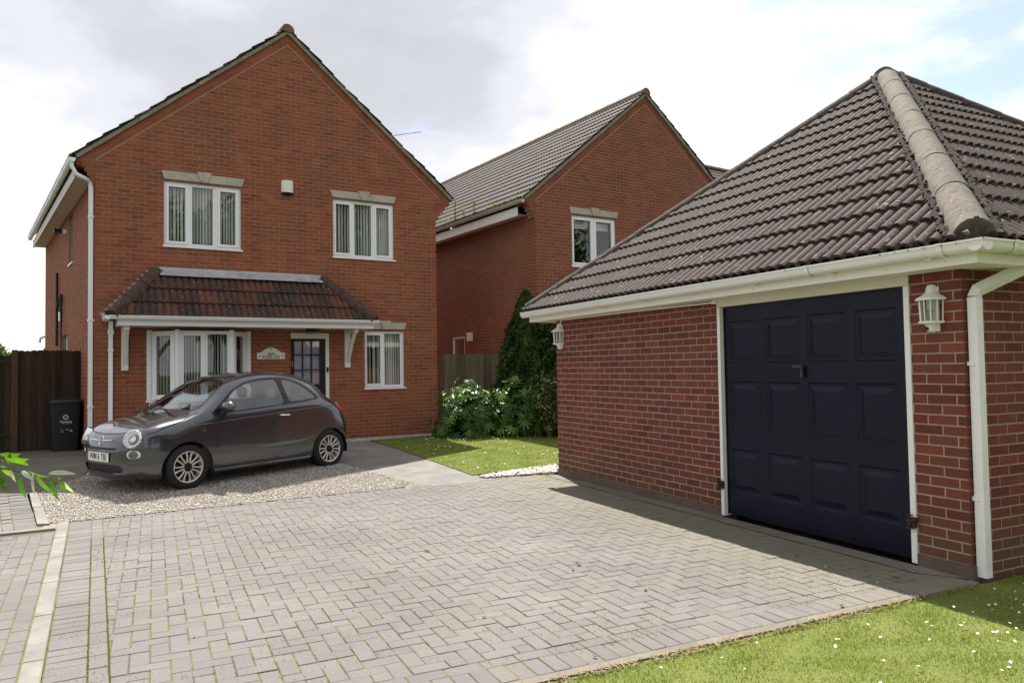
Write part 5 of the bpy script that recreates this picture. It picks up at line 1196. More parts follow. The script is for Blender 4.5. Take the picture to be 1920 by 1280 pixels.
# ------------------------------------------------------------------ the car
CARH = Vector((-.88424831, -.46701705, 0)); CARN = Vector((.46701705, -.88424831, 0))
CA = Vector((.407, 10.46, 0))-CARN*.805
CAR = thing('parked_car', 'small dark grey three door hatchback parked on the gravel before the house', 'car', (CA.x, CA.y, .035), rotz=math.atan2(CARH.y, CARH.x))
CAR.rotation_euler = (0, R(.35), math.atan2(CARH.y, CARH.x))
ST = [
 [(.66,0,.17),(.715,0,.21),(.745,0,.33),(.745,0,.50),(.725,0,.63),(.70,0,.70),(.66,0,.75),(.61,0,.785),(.57,0,.805)],
 [(.64,.33,.17),(.695,.34,.21),(.725,.35,.33),(.725,.36,.50),(.71,.36,.62),(.68,.35,.71),(.63,.32,.765),(.565,.2,.80),(.51,0,.83)],
 [(.55,.57,.17),(.60,.60,.21),(.635,.62,.33),(.63,.63,.50),(.62,.63,.63),(.59,.62,.73),(.53,.57,.80),(.43,.37,.85),(.38,0,.868)],
 [(.42,.68,.17),(.45,.725,.21),(.46,.748,.33),(.46,.758,.50),(.45,.755,.64),(.43,.735,.76),(.37,.655,.84),(.28,.41,.892),(.23,0,.91)],
 [(.22,.72,.17),(.22,.77,.21),(.22,.79,.33),(.22,.80,.50),(.21,.79,.67),(.19,.755,.80),(.15,.67,.88),(.09,.42,.93),(.07,0,.95)],
 [(0,.73,.17),(0,.785,.21),(0,.808,.35),(0,.812,.55),(0,.80,.72),(-.01,.765,.85),(-.04,.69,.92),(-.05,.43,.975),(-.02,0,1.00)],
 [(-.22,.73,.17),(-.22,.785,.21),(-.22,.808,.35),(-.22,.815,.56),(-.22,.805,.74),(-.225,.775,.895),(-.245,.70,1.005),(-.235,.41,1.085),(-.2,0,1.115)],
 [(-.48,.74,.17),(-.48,.795,.21),(-.48,.81,.35),(-.48,.816,.56),(-.48,.81,.77),(-.48,.79,.945),(-.50,.665,1.17),(-.47,.385,1.245),(-.44,0,1.275)],
 [(-.78,.74,.17),(-.78,.795,.21),(-.78,.81,.35),(-.78,.816,.56),(-.78,.813,.80),(-.78,.79,.965),(-.79,.605,1.325),(-.775,.35,1.40),(-.76,0,1.43)],
 [(-1.12,.74,.17),(-1.12,.795,.21),(-1.12,.81,.35),(-1.12,.816,.57),(-1.12,.813,.83),(-1.12,.79,.99),(-1.12,.575,1.395),(-1.12,.34,1.462),(-1.12,0,1.485)],
 [(-1.5,.74,.17),(-1.5,.795,.21),(-1.5,.81,.35),(-1.5,.816,.58),(-1.5,.815,.86),(-1.5,.79,1.02),(-1.5,.57,1.405),(-1.5,.34,1.475),(-1.5,0,1.497)],
 [(-1.86,.74,.17),(-1.86,.79,.21),(-1.86,.81,.36),(-1.86,.818,.60),(-1.86,.815,.89),(-1.86,.785,1.04),(-1.84,.56,1.365),(-1.84,.33,1.448),(-1.84,0,1.476)],
 [(-2.2,.72,.18),(-2.2,.775,.22),(-2.2,.80,.36),(-2.2,.818,.62),(-2.19,.81,.90),(-2.16,.765,1.045),(-2.10,.565,1.29),(-2.14,.34,1.385),(-2.16,0,1.420)],
 [(-2.48,.70,.19),(-2.5,.755,.24),(-2.51,.785,.38),(-2.51,.80,.62),(-2.46,.785,.87),(-2.38,.73,1.015),(-2.28,.60,1.155),(-2.335,.36,1.275),(-2.345,0,1.325)],
 [(-2.64,.62,.20),(-2.68,.67,.26),(-2.70,.71,.40),(-2.69,.72,.62),(-2.63,.70,.83),(-2.53,.665,.965),(-2.42,.58,1.06),(-2.43,.36,1.17),(-2.42,0,1.235)],
 [(-2.73,.42,.21),(-2.77,.46,.27),(-2.80,.49,.40),(-2.80,.49,.60),(-2.75,.48,.78),(-2.68,.46,.89),(-2.58,.42,.98),(-2.53,.27,1.08),(-2.49,0,1.165)],
 [(-2.75,0,.21),(-2.80,0,.27),(-2.83,0,.40),(-2.83,0,.60),(-2.80,0,.76),(-2.75,0,.87),(-2.69,0,.96),(-2.62,0,1.03),(-2.56,0,1.09)]]
def cr(P, t):
    n = len(P)-1; x = t*n; i = min(int(x), n-1); f_ = x-i; p1, p2 = P[i], P[i+1]; p0 = P[i-1] if i else 2*p1-p2; p3 = P[i+2] if i < n-1 else 2*p2-p1
    return .5*((2*p1)+(-p0+p2)*f_+(2*p0-5*p1+4*p2-p3)*f_**2+(-p0+3*p1-3*p2+p3)*f_**3)
def car_surface(nu=150, nv=56):
    A = np.array(ST); T = len(A); 
    G = np.array([[cr(A[:, k], i/nu) for k in range(9)] for i in range(nu+1)])
    G = np.array([[cr(G[i], j/nv) for j in range(nv+1)] for i in range(nu+1)])
    G[..., 1] = np.maximum(G[..., 1], 0); G[0, :, 1] = 0; G[-1, :, 1] = 0; G[:, -1, 1] = 0
    return G
G = car_surface()
nu, nv = G.shape[0]-1, G.shape[1]-1
V = []; idx = {}
for i in range(nu+1):
    for j in range(nv+1): idx[(i, j, 1)] = len(V); V.append(tuple(G[i, j]))
for i in range(nu+1):
    for j in range(nv+1):
        if G[i, j, 1] < 1e-9: idx[(i, j, -1)] = idx[(i, j, 1)]
        else: idx[(i, j, -1)] = len(V); V.append((G[i, j, 0], -G[i, j, 1], G[i, j, 2]))
TR = []
for i in range(nu):
    for j in range(nv):
        for sg in (1, -1):
            a, b, c, d = idx[(i, j, sg)], idx[(i+1, j, sg)], idx[(i+1, j+1, sg)], idx[(i, j+1, sg)]
            q = [a, b, c, d] if sg == 1 else [a, d, c, b]
            t1, t2 = (q[0], q[1], q[2]), (q[0], q[2], q[3])
            for t_ in (t1, t2):
                if len(set(t_)) == 3: TR.append(t_)
VN = np.zeros((len(V), 3)); VA = np.array(V); TA = np.array(TR); nn_ = np.cross(VA[TA[:, 1]]-VA[TA[:, 0]], VA[TA[:, 2]]-VA[TA[:, 0]])
for k in range(3): np.add.at(VN, TA[:, k], nn_)
VN /= np.linalg.norm(VN, axis=1)[:, None]+1e-12
V = [np.array(v) for v in V]; VN = [n for n in VN]
def split(tris, phi):
    """cut triangles along phi=0; returns (inside phi<0, outside)"""
    val = {}; ins = []; outs = []; cache = {}
    def f(i):
        if i not in val: val[i] = phi(V[i], VN[i])
        return val[i]
    def mid(a, b):
        k = (min(a, b), max(a, b))
        if k not in cache:
            fa, fb = f(a), f(b); t = fa/(fa-fb); V.append(V[a]+(V[b]-V[a])*t); n = VN[a]+(VN[b]-VN[a])*t; VN.append(n/(np.linalg.norm(n)+1e-12)); cache[k] = len(V)-1; val[len(V)-1] = 0.
        return cache[k]
    for t in tris:
        s_ = [f(i) for i in t]
        if all(x <= 0 for x in s_): ins.append(t)
        elif all(x >= 0 for x in s_): outs.append(t)
        else:
            poly_i = []; poly_o = []
            for k in range(3):
                a, b = t[k], t[(k+1) % 3]; fa, fb = s_[k], s_[(k+1) % 3]
                if fa <= 0: poly_i.append(a)
                if fa >= 0: poly_o.append(a)
                if fa*fb < 0: m_ = mid(a, b); poly_i.append(m_); poly_o.append(m_)
            for pl, o in ((poly_i, ins), (poly_o, outs)):
                for k in range(1, len(pl)-1): o.append((pl[0], pl[k], pl[k+1]))
    return ins, outs
def sdpoly(pts):
    P = np.array(pts, float); Q = np.roll(P, -1, 0)
    def f(x, y):
        d = 1e9; ins = False
        for (x0, y0), (x1, y1) in zip(P, Q):
            ex, ey = x1-x0, y1-y0; wx, wy = x-x0, y-y0; t = max(0, min(1, (wx*ex+wy*ey)/(ex*ex+ey*ey))); d = min(d, math.hypot(wx-ex*t, wy-ey*t))
            if (y0 > y) != (y1 > y) and x < (x1-x0)*(y-y0)/(y1-y0)+x0: ins = not ins
        return -d if ins else d
    return f
def smooth_poly(pts, it=2):
    for _ in range(it):
        o = []
        for i in range(len(pts)): a, b = pts[i], pts[(i+1) % len(pts)]; o += [(a[0]*.8+b[0]*.2, a[1]*.8+b[1]*.2), (a[0]*.2+b[0]*.8, a[1]*.2+b[1]*.8)]
        pts = o
    return pts
def sdline(pts):
    P = pts
    def f(x, y):
        d = 1e9
        for (x0, y0), (x1, y1) in zip(P[:-1], P[1:]):
            ex, ey = x1-x0, y1-y0; wx, wy = x-x0, y-y0; t = max(0, min(1, (wx*ex+wy*ey)/(ex*ex+ey*ey))); d = min(d, math.hypot(wx-ex*t, wy-ey*t))
        return d
    return f
def car_part(tris, name, mat, off=0., parent=None, thick=0., smooth=True):
    used = sorted({i for t in tris for i in t}); mp_ = {u: k for k, u in enumerate(used)}
    vs = [tuple(V[u]+VN[u]*off) for u in used]; fs = [tuple(mp_[i] for i in t) for t in tris]
    if thick:
        n0 = len(vs); vs += [tuple(V[u]+VN[u]*(off-thick)) for u in used]; ed = {}
        for t in fs:
            for k in range(3):
                e = (t[k], t[(k+1) % 3]); ed[tuple(sorted(e))] = ed.get(tuple(sorted(e)), [])+[e]
        bf = [tuple(reversed([i+n0 for i in t])) for t in fs]
        for e in ed.values():
            if len(e) == 1: a, b = e[0]; bf.append((b, a, a+n0, b+n0))
        fs = fs+bf
    me = bpy.data.meshes.new(name); me.from_pydata(vs, [], fs); me.materials.append(MATS[mat])
    bm = bmesh.new(); bm.from_mesh(me); bmesh.ops.dissolve_degenerate(bm, dist=1e-5, edges=bm.edges[:]); bm.to_mesh(me); bm.free()
    if smooth:
        me.polygons.foreach_set('use_smooth', [True]*len(me.polygons)); me.set_sharp_from_angle(angle=R(40))
    return link(name, me, parent or CAR)
T = TR
# wheel arches
for xc, rr in ((0, .338), (-2.3, .335)):
    inn, T = split(T, lambda v, n, xc=xc, rr=rr: max(math.hypot(v[0]-xc, (v[2]-.275))-rr, .30-abs(v[1])))
DLO = smooth_poly([(-.30, .925), (-.50, 1.09), (-.70, 1.245), (-.92, 1.345), (-1.15, 1.39), (-1.45, 1.408), (-1.70, 1.388), (-1.88, 1.325), (-2.02, 1.22), (-2.14, 1.095), (-2.13, 1.06), (-1.8, 1.03), (-1.2, .985), (-.6, .945)], 1)
DW = smooth_poly([(-.49, .965), (-.60, 1.125), (-.76, 1.255), (-.96, 1.335), (-1.15, 1.368), (-1.44, 1.38), (-1.455, 1.375), (-1.49, 1.03), (-1.47, 1.02), (-1.0, .992), (-.51, .957)], 1)
QW = smooth_poly([(-1.545, 1.378), (-1.69, 1.362), (-1.84, 1.305), (-1.97, 1.205), (-2.085, 1.10), (-2.07, 1.078), (-1.60, 1.043), (-1.575, 1.06)], 1)
fD, fW, fQ = sdpoly(DLO), sdpoly(DW), sdpoly(QW)
def side(f, ymin=.42): return lambda v, n: max(f(v[0], v[2]), (ymin-abs(v[1])))
def subset(T, test):
    a = []; b = []
    for t in T: (a if test(sum(V[i] for i in t)/3) else b).append(t)
    return a, b
near, T = subset(T, lambda c: -2.35 < c[0] < -.15 and .85 < c[2] < 1.46 and abs(c[1]) > .35)
dlo, rest = split(near, side(fD)); T += rest
dw, dlo = split(dlo, side(fW)); qw, dlo = split(dlo, side(fQ))
car_part([t for t in dw if V[t[0]][1] > 0], 'side_window', 'car_glass', -.004); car_part([t for t in dw if V[t[0]][1] < 0], 'side_window', 'car_glass', -.004)
car_part([t for t in qw if V[t[0]][1] > 0], 'quarter_window', 'car_glass', -.004); car_part([t for t in qw if V[t[0]][1] < 0], 'quarter_window', 'car_glass', -.004)
car_part([t for t in dlo if V[t[0]][1] > 0], 'window_surround', 'black_gloss', -.001, thick=.02); car_part([t for t in dlo if V[t[0]][1] < 0], 'window_surround', 'black_gloss', -.001, thick=.02)
# windscreen and rear window
WS = smooth_poly([(-.665, .985), (-.3, .998), (0, 1.003), (.3, .998), (.665, .985), (.60, 1.16), (.515, 1.345), (.30, 1.40), (0, 1.415), (-.30, 1.40), (-.515, 1.345), (-.60, 1.16)], 1)
near, T = subset(T, lambda c: -.98 < c[0] < .1 and c[2] > .93)
fw1 = sdpoly(WS); ws, rest = split(near, lambda v, n: fw1(v[1], v[2])); T += rest
wb, ws = split(ws, lambda v, n: .018+fw1(v[1], v[2]) if False else -(fw1(v[1], v[2])+.02))
car_part(ws, 'windscreen', 'car_glass', -.003); car_part(wb, 'windscreen_border', 'black_gloss', -.002, thick=.01)
RW = smooth_poly([(-.50, 1.10), (.50, 1.10), (.46, 1.26), (.40, 1.345), (0, 1.365), (-.40, 1.345), (-.46, 1.26)], 1)
near, T = subset(T, lambda c: c[0] < -2.05 and c[2] > 1.0); fr1 = sdpoly(RW); rw, rest = split(near, lambda v, n: fr1(v[1], v[2])); T += rest; car_part(rw, 'rear_window', 'car_glass', -.003)
# grille openings at the nose
near, T = subset(T, lambda c: c[0] > .45 and c[2] < .66)
fl = sdpoly(smooth_poly([(-.46, .265), (.46, .265), (.50, .32), (.44, .375), (-.44, .375), (-.50, .32)], 1)); fu = sdpoly(smooth_poly([(-.40, .565), (-.3, .545), (.3, .545), (.40, .565), (.38, .582), (.2, .578), (-.2, .578), (-.38, .582)], 1))
lo, near = split(near, lambda v, n: fl(v[1], v[2])); uu, near = split(near, lambda v, n: fu(v[1], v[2]))
car_part(lo, 'lower_grille', 'black_plastic', -.022); car_part(uu, 'upper_grille', 'black_plastic', -.012)
T += near
# panel gaps: doors, bonnet, bumper, hatch
def seam(T, f, w=.0055):
    s_, r_ = split(T, lambda v, n: f(v)-w); return s_, r_
door_ln = sdline([(-.43, .235), (-.405, .5), (-.395, .80), (-.40, .93)]); door_l2 = sdline([(-1.505, 1.005), (-1.585, .94), (-1.635, .8), (-1.64, .62), (-1.61, .45), (-1.53, .34), (-1.40, .285), (-1.0, .255), (-.43, .235)])
hood_ln = sdline([(.50, .748), (.40, .768), (.20, .835), (.02, .885), (-.12, .945), (-.20, .975)]); bump_ln = sdline([(.56, .60), (.40, .56), (.33, .50)])
bump_r = sdline([(-2.62, .66), (-2.66, .66)]); fuel = None
allseam = []
for f_, box_ in ((lambda v: door_ln(v[0], v[2])+(0 if abs(v[1]) > .6 else 1), (-.5, -.3)), (lambda v: door_l2(v[0], v[2])+(0 if abs(v[1]) > .6 else 1), (-1.75, -.35)), (lambda v: hood_ln(v[0], v[2])+(0 if abs(v[1]) > .4 else 1), (-.25, .60)), (lambda v: bump_ln(v[0], v[2])+(0 if abs(v[1]) > .5 else 1), (.25, .66))):
    near, T = subset(T, lambda c: box_[0] < c[0] < box_[1]); a_, b_ = seam(near, f_); allseam += a_; T += b_
hf = sdline([(-.52, .782), (-.40, .757), (-.2, .742), (0, .738), (.2, .742), (.40, .757), (.52, .782)])
near, T = subset(T, lambda c: c[0] > .35 and .66 < c[2] < .86); a_, b_ = seam(near, lambda v: hf(v[1], v[2]), .005); allseam += a_; T += b_
car_part(allseam, 'panel_gap', 'black_plastic', -.006, smooth=False)
# split body into bonnet, doors and shell
dpoly = sdpoly([(-.43, .235), (-.405, .5), (-.395, .80), (-.40, .93), (-.3, 1.2), (-1.5, 1.3), (-1.505, 1.005), (-1.585, .94), (-1.635, .8), (-1.64, .62), (-1.61, .45), (-1.53, .34), (-1.40, .285), (-1.0, .255)])
drs, T = subset(T, lambda c: abs(c[1]) > .70 and c[2] < 1.04 and dpoly(c[0], c[2]) < 0)
bn, T = subset(T, lambda c: c[0] > -.25 and c[2] > .73 and ((c[0] < .3 and abs(c[1]) < .66) or True) and (lambda z: c[2] > z-.0)(np.interp(c[0], [-.2, -.12, .02, .2, .4, .5], [.975, .945, .885, .835, .768, .748])) and c[2] > np.interp(abs(c[1]), [0, .2, .4, .52, .9], [.738, .742, .757, .782, .80]) and c[0] > -.03-.0*abs(c[1])-(.17 if abs(c[1]) > .3 else .0))
BODY = car_part(T, 'body', 'car_paint', 0., thick=.012)
car_part(bn, 'bonnet', 'car_paint', 0.)
DL = car_part([t for t in drs if V[t[0]][1] > 0], 'door', 'car_paint', 0.); DRt = car_part([t for t in drs if V[t[0]][1] < 0], 'door', 'car_paint', 0.)
# inner lining, floor, seats, dashboard
lin, _r = subset(TR, lambda c: c[2] < .90 and -2.4 < c[0] < -.2); car_part(lin, 'cabin_lining', 'room_dark', -.03)
mb = MB(); mb.box((-2.7, -.60, .16), (.60, .60, .24)); mb.box((-.28, -.68, .24), (-.16, .68, .90)); mb.box((-1.93, -.7, .18), (-.37, .7, .26)); mb.build('floor', 'room_dark', CAR)
mb = MB(); V4 = [(-.52, -.66, .90), (-.08, -.62, .965), (-.08, .62, .965), (-.52, .66, .90), (-.52, -.66, .62), (-.52, .66, .62)]; mb.add(V4, [(0, 1, 2, 3), (0, 3, 5, 4)]); mb.build('dashboard', 'dash_cream', CAR)
for y in (-.36, .36):
    mb = MB(); mb.box((-1.35, y-.24, .42), (-.85, y+.24, .56)); s_ = mb.build('seat', 'seat_cloth', CAR)
    mb = MB(); mb.add([(-1.30, y-.22, .5), (-1.42, y-.22, .5), (-1.58, y-.20, 1.06), (-1.48, y-.20, 1.08), (-1.30, y+.22, .5), (-1.42, y+.22, .5), (-1.58, y+.20, 1.06), (-1.48, y+.20, 1.08)], [(0, 1, 2, 3), (4, 7, 6, 5), (0, 3, 7, 4), (1, 5, 6, 2), (3, 2, 6, 7), (0, 4, 5, 1)]); mb.build('backrest', 'seat_cloth', s_)
    mb = MB(); mb.lathe([(.001, -.09), (.08, -.07), (.10, 0), (.08, .07), (.001, .09)], 14, lambda a, b, c, y=y: (-1.55+b*.5, y+a*1.2, 1.17+c)); auto_smooth(mb.build('headrest', 'dash_cream' if y > 0 else 'seat_cloth', s_))
mb = MB(); mb.box((-2.2, -.55, .5), (-1.8, .55, .62)); mb.box((-2.28, -.55, .6), (-2.16, .55, 1.0)); mb.build('rear_bench', 'seat_cloth', CAR)
mb = MB(); Ms = lambda x, y, z: (-.66+z*.9+x*.3, -.36+y, .90+x*.9-z*.3)
for i in range(20):
    a, b = 2*math.pi*i/20, 2*math.pi*(i+1)/20; mb.tube([Ms(.18*math.cos(a), .18*math.sin(a), 0), Ms(.18*math.cos(b), .18*math.sin(b), 0)], .014, 6)
mb.build('steering_wheel', 'black_plastic', CAR)
mb = MB(); mb.box((-.80, -.10, 1.31), (-.77, .10, 1.37)); mb.build('rear_view_mirror', 'dash_cream', CAR)
mb = MB(); mb.add([(-.42, -.10, .935), (-.15, .0, .985), (-.10, .38, .98), (-.38, .42, .93)], [(0, 1, 2, 3)]); mb.build('windscreen_sunshade', 'paper', CAR)
# wheel wells
for xc in (0, -2.3):
    for sg in (1, -1):
        mb = MB(); n = 22
        pr = [(xc+.345*math.cos(math.pi*1.12*i/n-.19), .275+.345*math.sin(math.pi*1.12*i/n-.19)) for i in range(n+1)]
        Vv = [(a, sg*.795, b) for a, b in pr]+[(a, sg*.50, b) for a, b in pr]; k = n+1; mb.add(Vv, [(i, i+1, k+i+1, k+i) for i in range(n)]+[tuple(range(k, 2*k))]); mb.build('wheel_arch_liner', 'rubber', CAR)
        mb = MB(); pr2 = [(xc+.337*math.cos(math.pi*1.1*i/n-.16), .275+.337*math.sin(math.pi*1.1*i/n-.16)) for i in range(n+1)]
# wheels
def wheel(xc, y, sg):
    M = lambda a, b, c: (xc+a, y+sg*c, .288+b)
    mb = MB(); mb.lathe([(.20, -.09), (.26, -.095), (.283, -.08), (.291, -.05), (.292, 0), (.291, .05), (.285, .075), (.27, .09), (.235, .097), (.205, .09), (.198, .075)], 40, M); w = mb.build('wheel', 'rubber', CAR); auto_smooth(w, 40)
    mb = MB(); mb.lathe([(.200, .078), (.203, .088), (.198, .092), (.190, .086), (.186, .06), (.183, -.06)], 40, M); auto_smooth(mb.build('rim', 'alloy', w), 40)
    mb = MB(); mb.lathe([(.055, .04), (.060, .062), (.058, .075), (.045, .083), (.001, .086)], 20, M); auto_smooth(mb.build('hub_cap', 'black_gloss', w), 40)
    mb = MB(); mb.lathe([(.001, .0), (.185, .0)], 24, M); mb.build('brake_disc', 'black_plastic', w)
    for k in range(14):
        a0 = 2*math.pi*k/14+.1; da = .045 if k % 2 else -.045; mb = MB(); Vs = []; m_ = 6
        for i in range(m_+1):
            t = i/m_; r_ = .05+.143*t; a = a0+da*math.sin(math.pi*t)*1.6-da*1.4*(1-t); wd = .0085+.0035*abs(t-.5)*2; z_ = .074+.006*math.sin(math.pi*t)+.008*t
            ca, sa = math.cos(a), math.sin(a)
            for (o_, zz_) in ((-wd, z_-.006), (-wd*.5, z_), (wd*.5, z_), (wd, z_-.006)): Vs.append(M(r_*ca-o_*sa, r_*sa+o_*ca, zz_))
            for (o_, zz_) in ((wd, z_-.025), (-wd, z_-.025)): Vs.append(M(r_*ca-o_*sa, r_*sa+o_*ca, zz_))
        mb.add(Vs, [(6*i+q, 6*i+(q+1) % 6, 6*i+6+(q+1) % 6, 6*i+6+q) for i in range(m_) for q in range(6)]); auto_smooth(mb.build('spoke', 'alloy', w), 30)
for xc in (0, -2.3):
    for sg in (1, -1): wheel(xc, sg*.708, sg)
# lights, badge, plate, mirror, handles, wipers
def near_surf(x, y, z):
    P = np.array([x, y, z]); k = int(np.argmin(((VA-P)**2).sum(1))); return VA[k], VN[k]
def disc_frame(c, n, upv=(0, 0, 1)):
    n = Vector(n).normalized(); r_ = Vector(upv).cross(n).normalized(); u_ = n.cross(r_); c = Vector(c); return lambda a, b, d: c+r_*a+u_*b+n*d
for sg in (1, -1):
    c, n = near_surf(.57, sg*.60, .69); n = Vector((.80, sg*.42, .34)).normalized(); M = disc_frame(Vector(near_surf(.62, sg*.60, .69)[0])+n*.022, n)
    mb = MB(); mb.lathe([(.112, -.08), (.119, -.02), (.118, .004), (.113, .013), (.103, .014), (.098, .004)], 32, lambda a, b, d: M(a, b*1.0, d)); hl = mb.build('headlight', 'chrome', CAR); auto_smooth(hl, 60)
    mb = MB(); mb.lathe([(.001, -.045), (.06, -.04), (.098, .002)], 28, M); auto_smooth(mb.build('reflector', 'reflector', hl), 60)
    mb = MB(); mb.lathe([(.045, -.035), (.048, .0), (.04, .004), (.036, -.03)], 20, M); mb.lathe([(.001, -.01), (.036, -.012)], 16, M); auto_smooth(mb.build('projector', 'chrome', hl), 60)
    mb = MB(); mb.lathe([(.103, .008), (.08, .022), (.04, .03), (.001, .032)], 28, M); auto_smooth(mb.build('lens', 'lens_glass', hl), 60)
    c, n = near_surf(.56, sg*.60, .495); n = Vector((n[0]+.1, n[1], n[2]*.3)).normalized(); M2 = disc_frame(Vector(c)-Vector(n)*.004, n)
    mb = MB(); mb.lathe([(.078, -.02), (.083, .006), (.074, .01), (.069, .004)], 28, lambda a, b, d: M2(a*1.12, b*.66, d)); fg = mb.build('driving_light', 'chrome', CAR); auto_smooth(fg, 60)
    mb = MB(); mb.lathe([(.001, -.02), (.069, .003)], 24, lambda a, b, d: M2(a*1.12, b*.66, d)); mb.build('reflector', 'reflector', fg)
    mb = MB(); mb.lathe([(.072, .006), (.04, .016), (.001, .019)], 24, lambda a, b, d: M2(a*1.12, b*.66, d)); auto_smooth(mb.build('lens', 'lens_glass', fg), 60)
    # creases in the bumper below the driving light
    for zz_ in (.36, .385):
        mb = MB(); pts = []
        for t in np.linspace(0, 1, 8):
            c, n = near_surf(.68-.16*t, sg*(.50+.15*t), zz_+.012*t); pts.append(Vector(c)+Vector(n)*.002)
        mb.tube(pts, [.003]+[.006]*6+[.002], 6); auto_smooth(mb.build('bumper_crease', 'car_paint', CAR))
    c, n = near_surf(-.21, sg*.8, .745); M3 = disc_frame(c, n); mb = MB(); mb.lathe([(.017, 0), (.017, .006), (.001, .01)], 12, lambda a, b, d: M3(a*1.3, b*.8, d)); mb.build('side_repeater', 'lens_glass', CAR)
    # mirror
    mb = MB(); mc = Vector((-.50, sg*.925, 1.035)); 
    mb.lathe([(.001, -1)]+[(math.sin(math.pi*i/12), -math.cos(math.pi*i/12)) for i in range(1, 12)]+[(.001, 1)], 20, lambda a, b, d: mc+Vector((a*.085 if a > 0 else a*.045, d*.125, b*.078-.006*d*sg))); mr = mb.build('door_mirror', 'car_paint', CAR); auto_smooth(mr, 60)
    mb = MB(); mb.tube([Vector((-.47, sg*.79, .90)), Vector((-.475, sg*.835, .955)), Vector((-.49, sg*.875, 1.0))], [.05, .04, .03], 8); auto_smooth(mb.build('mirror_arm', 'black_plastic', mr))
    mb = MB(); mb.lathe([(.001, 0), (.9, 0)], 20, lambda a, b, d: mc+Vector((-.047, b*.088, a*.056))); mb.build('mirror_glass', 'chrome', mr)
    # handle
    mb = MB(); c, n = near_surf(-1.46, sg*.815, .845); n = Vector(n); p = [Vector(c)+Vector((.095-.19*t, 0, .008-.012*t))+n*(.012+.02*math.sin(math.pi*t)) for t in np.linspace(0, 1, 9)]; mb.tube(p, [.006]+[.012]*7+[.006], 8); auto_smooth(mb.build('door_handle', 'chrome', DL if sg > 0 else DRt))
    # tail lamp
    mb = MB(); c, n = near_surf(-2.52, sg*.70, .89); n = Vector(n); M4 = disc_frame(Vector(c)-n*.01, n); mb.lathe([(1., 0), (.95, .025), (.6, .04), (.001, .045)], 24, lambda a, b, d: M4(a*.05, b*.105, d*.8)); auto_smooth(mb.build('tail_light', 'red_lens', CAR), 60)
    # sill
    mb = MB(); mb.tube([(-.36, sg*.765, .20), (-1.0, sg*.775, .20), (-1.93, sg*.765, .205)], .035, 8); auto_smooth(mb.build('sill', 'car_paint', CAR))
    mb = MB(); pts = [Vector(near_surf(x, sg*.81, z)[0])+Vector((0, sg*.003, 0)) for x, z in ((-.45, .262), (-.8, .27), (-1.1, .285), (-1.35, .32), (-1.47, .365), (-1.53, .43))]; mb.tube(pts, [.002, .004, .004, .004, .003, .001], 6); auto_smooth(mb.build('door_crease', 'car_paint', DL if sg > 0 else DRt))
    # shoulder crease
    pts = []
    for x, z in zip(np.linspace(.02, -2.42, 26), np.interp(np.linspace(.02, -2.42, 26), [-2.42, -1.6, -.4, .02], [.952, .912, .832, .80])):
        c, n = near_surf(x, sg*.81, z); pts.append(Vector((c[0], c[1], z))-Vector(n)*.003)
    mb = MB(); mb.tube(pts, [.001]+[.0085]*24+[.001], 8); auto_smooth(mb.build('shoulder_crease', 'car_paint', CAR), 80)
mb = MB(); Mb = disc_frame((.708, 0, .655), (.93, 0, .36)); mb.lathe([(.001, .012), (.040, .011), (.046, .016), (.052, .012), (.054, -.01)], 28, lambda a, b, d: Mb(a*.85, b*1.15, d)); bg_ = mb.build('badge', 'chrome', CAR); auto_smooth(bg_, 40)
mb = MB(); mb.lathe([(.001, .0135), (.038, .0125)], 24, lambda a, b, d: Mb(a*.85, b*1.15, d)); mb.build('badge_centre', 'badge_red', bg_)
for i in range(-2, 3):
    mb = MB(); mb.tube([Mb(i*.011-.004, -.02, .014), Mb(i*.011+.004, .02, .014)], .0016, 4); mb.build('badge_stroke', 'chrome', bg_)
for sg in (1, -1):
    pts = []
    for t in np.linspace(0, 1, 8): c, n = near_surf(.70, sg*(.055+.235*t), .655+.012*t); pts.append(Vector((c[0], sg*(.055+.235*t), .655+.012*t))+Vector(n)*.012)
    mb = MB(); mb.tube(pts, [.008]*7+[.003], 8); auto_smooth(mb.build('chrome_moustache', 'chrome', CAR))
mb = MB(); mb.box((.752, -.26, .405), (.760, .26, .516)); pl_ = mb.build('number_plate', 'plate_white', CAR)
text_mesh('WM16 YBE', .118, 'plate_text', 'ink', lambda x, y, z: (.7605+z, x, .459+y), pl_, .80, .001)
mb = MB(); mb.box((-2.845, -.26, .60), (-2.835, .26, .71)); mb.build('number_plate', 'simple_y' if 'simple_y' in MATS else 'badge_red', CAR) if False else None
for (a, b) in (((.02, .55, .985), (-.10, .02, 1.015)), ((.02, -.08, 1.0), (-.10, -.58, 1.01))):
    mb = MB(); mb.tube([(.035, b[1]*.2+a[1]*.8, .985), (a[0]-.02, (a[1]+b[1])/2, 1.01), b], .007, 5); mb.tube([Vector(a)+Vector((.0, 0, .012)), Vector(b)+Vector((.04, 0, .0))], .008, 5); mb.build('wiper', 'black_plastic', CAR)
mb = MB(); mb.box((-2.35, -.45, .14), (.5, .45, .17)); mb.build('underbody', 'room_dark', CAR)

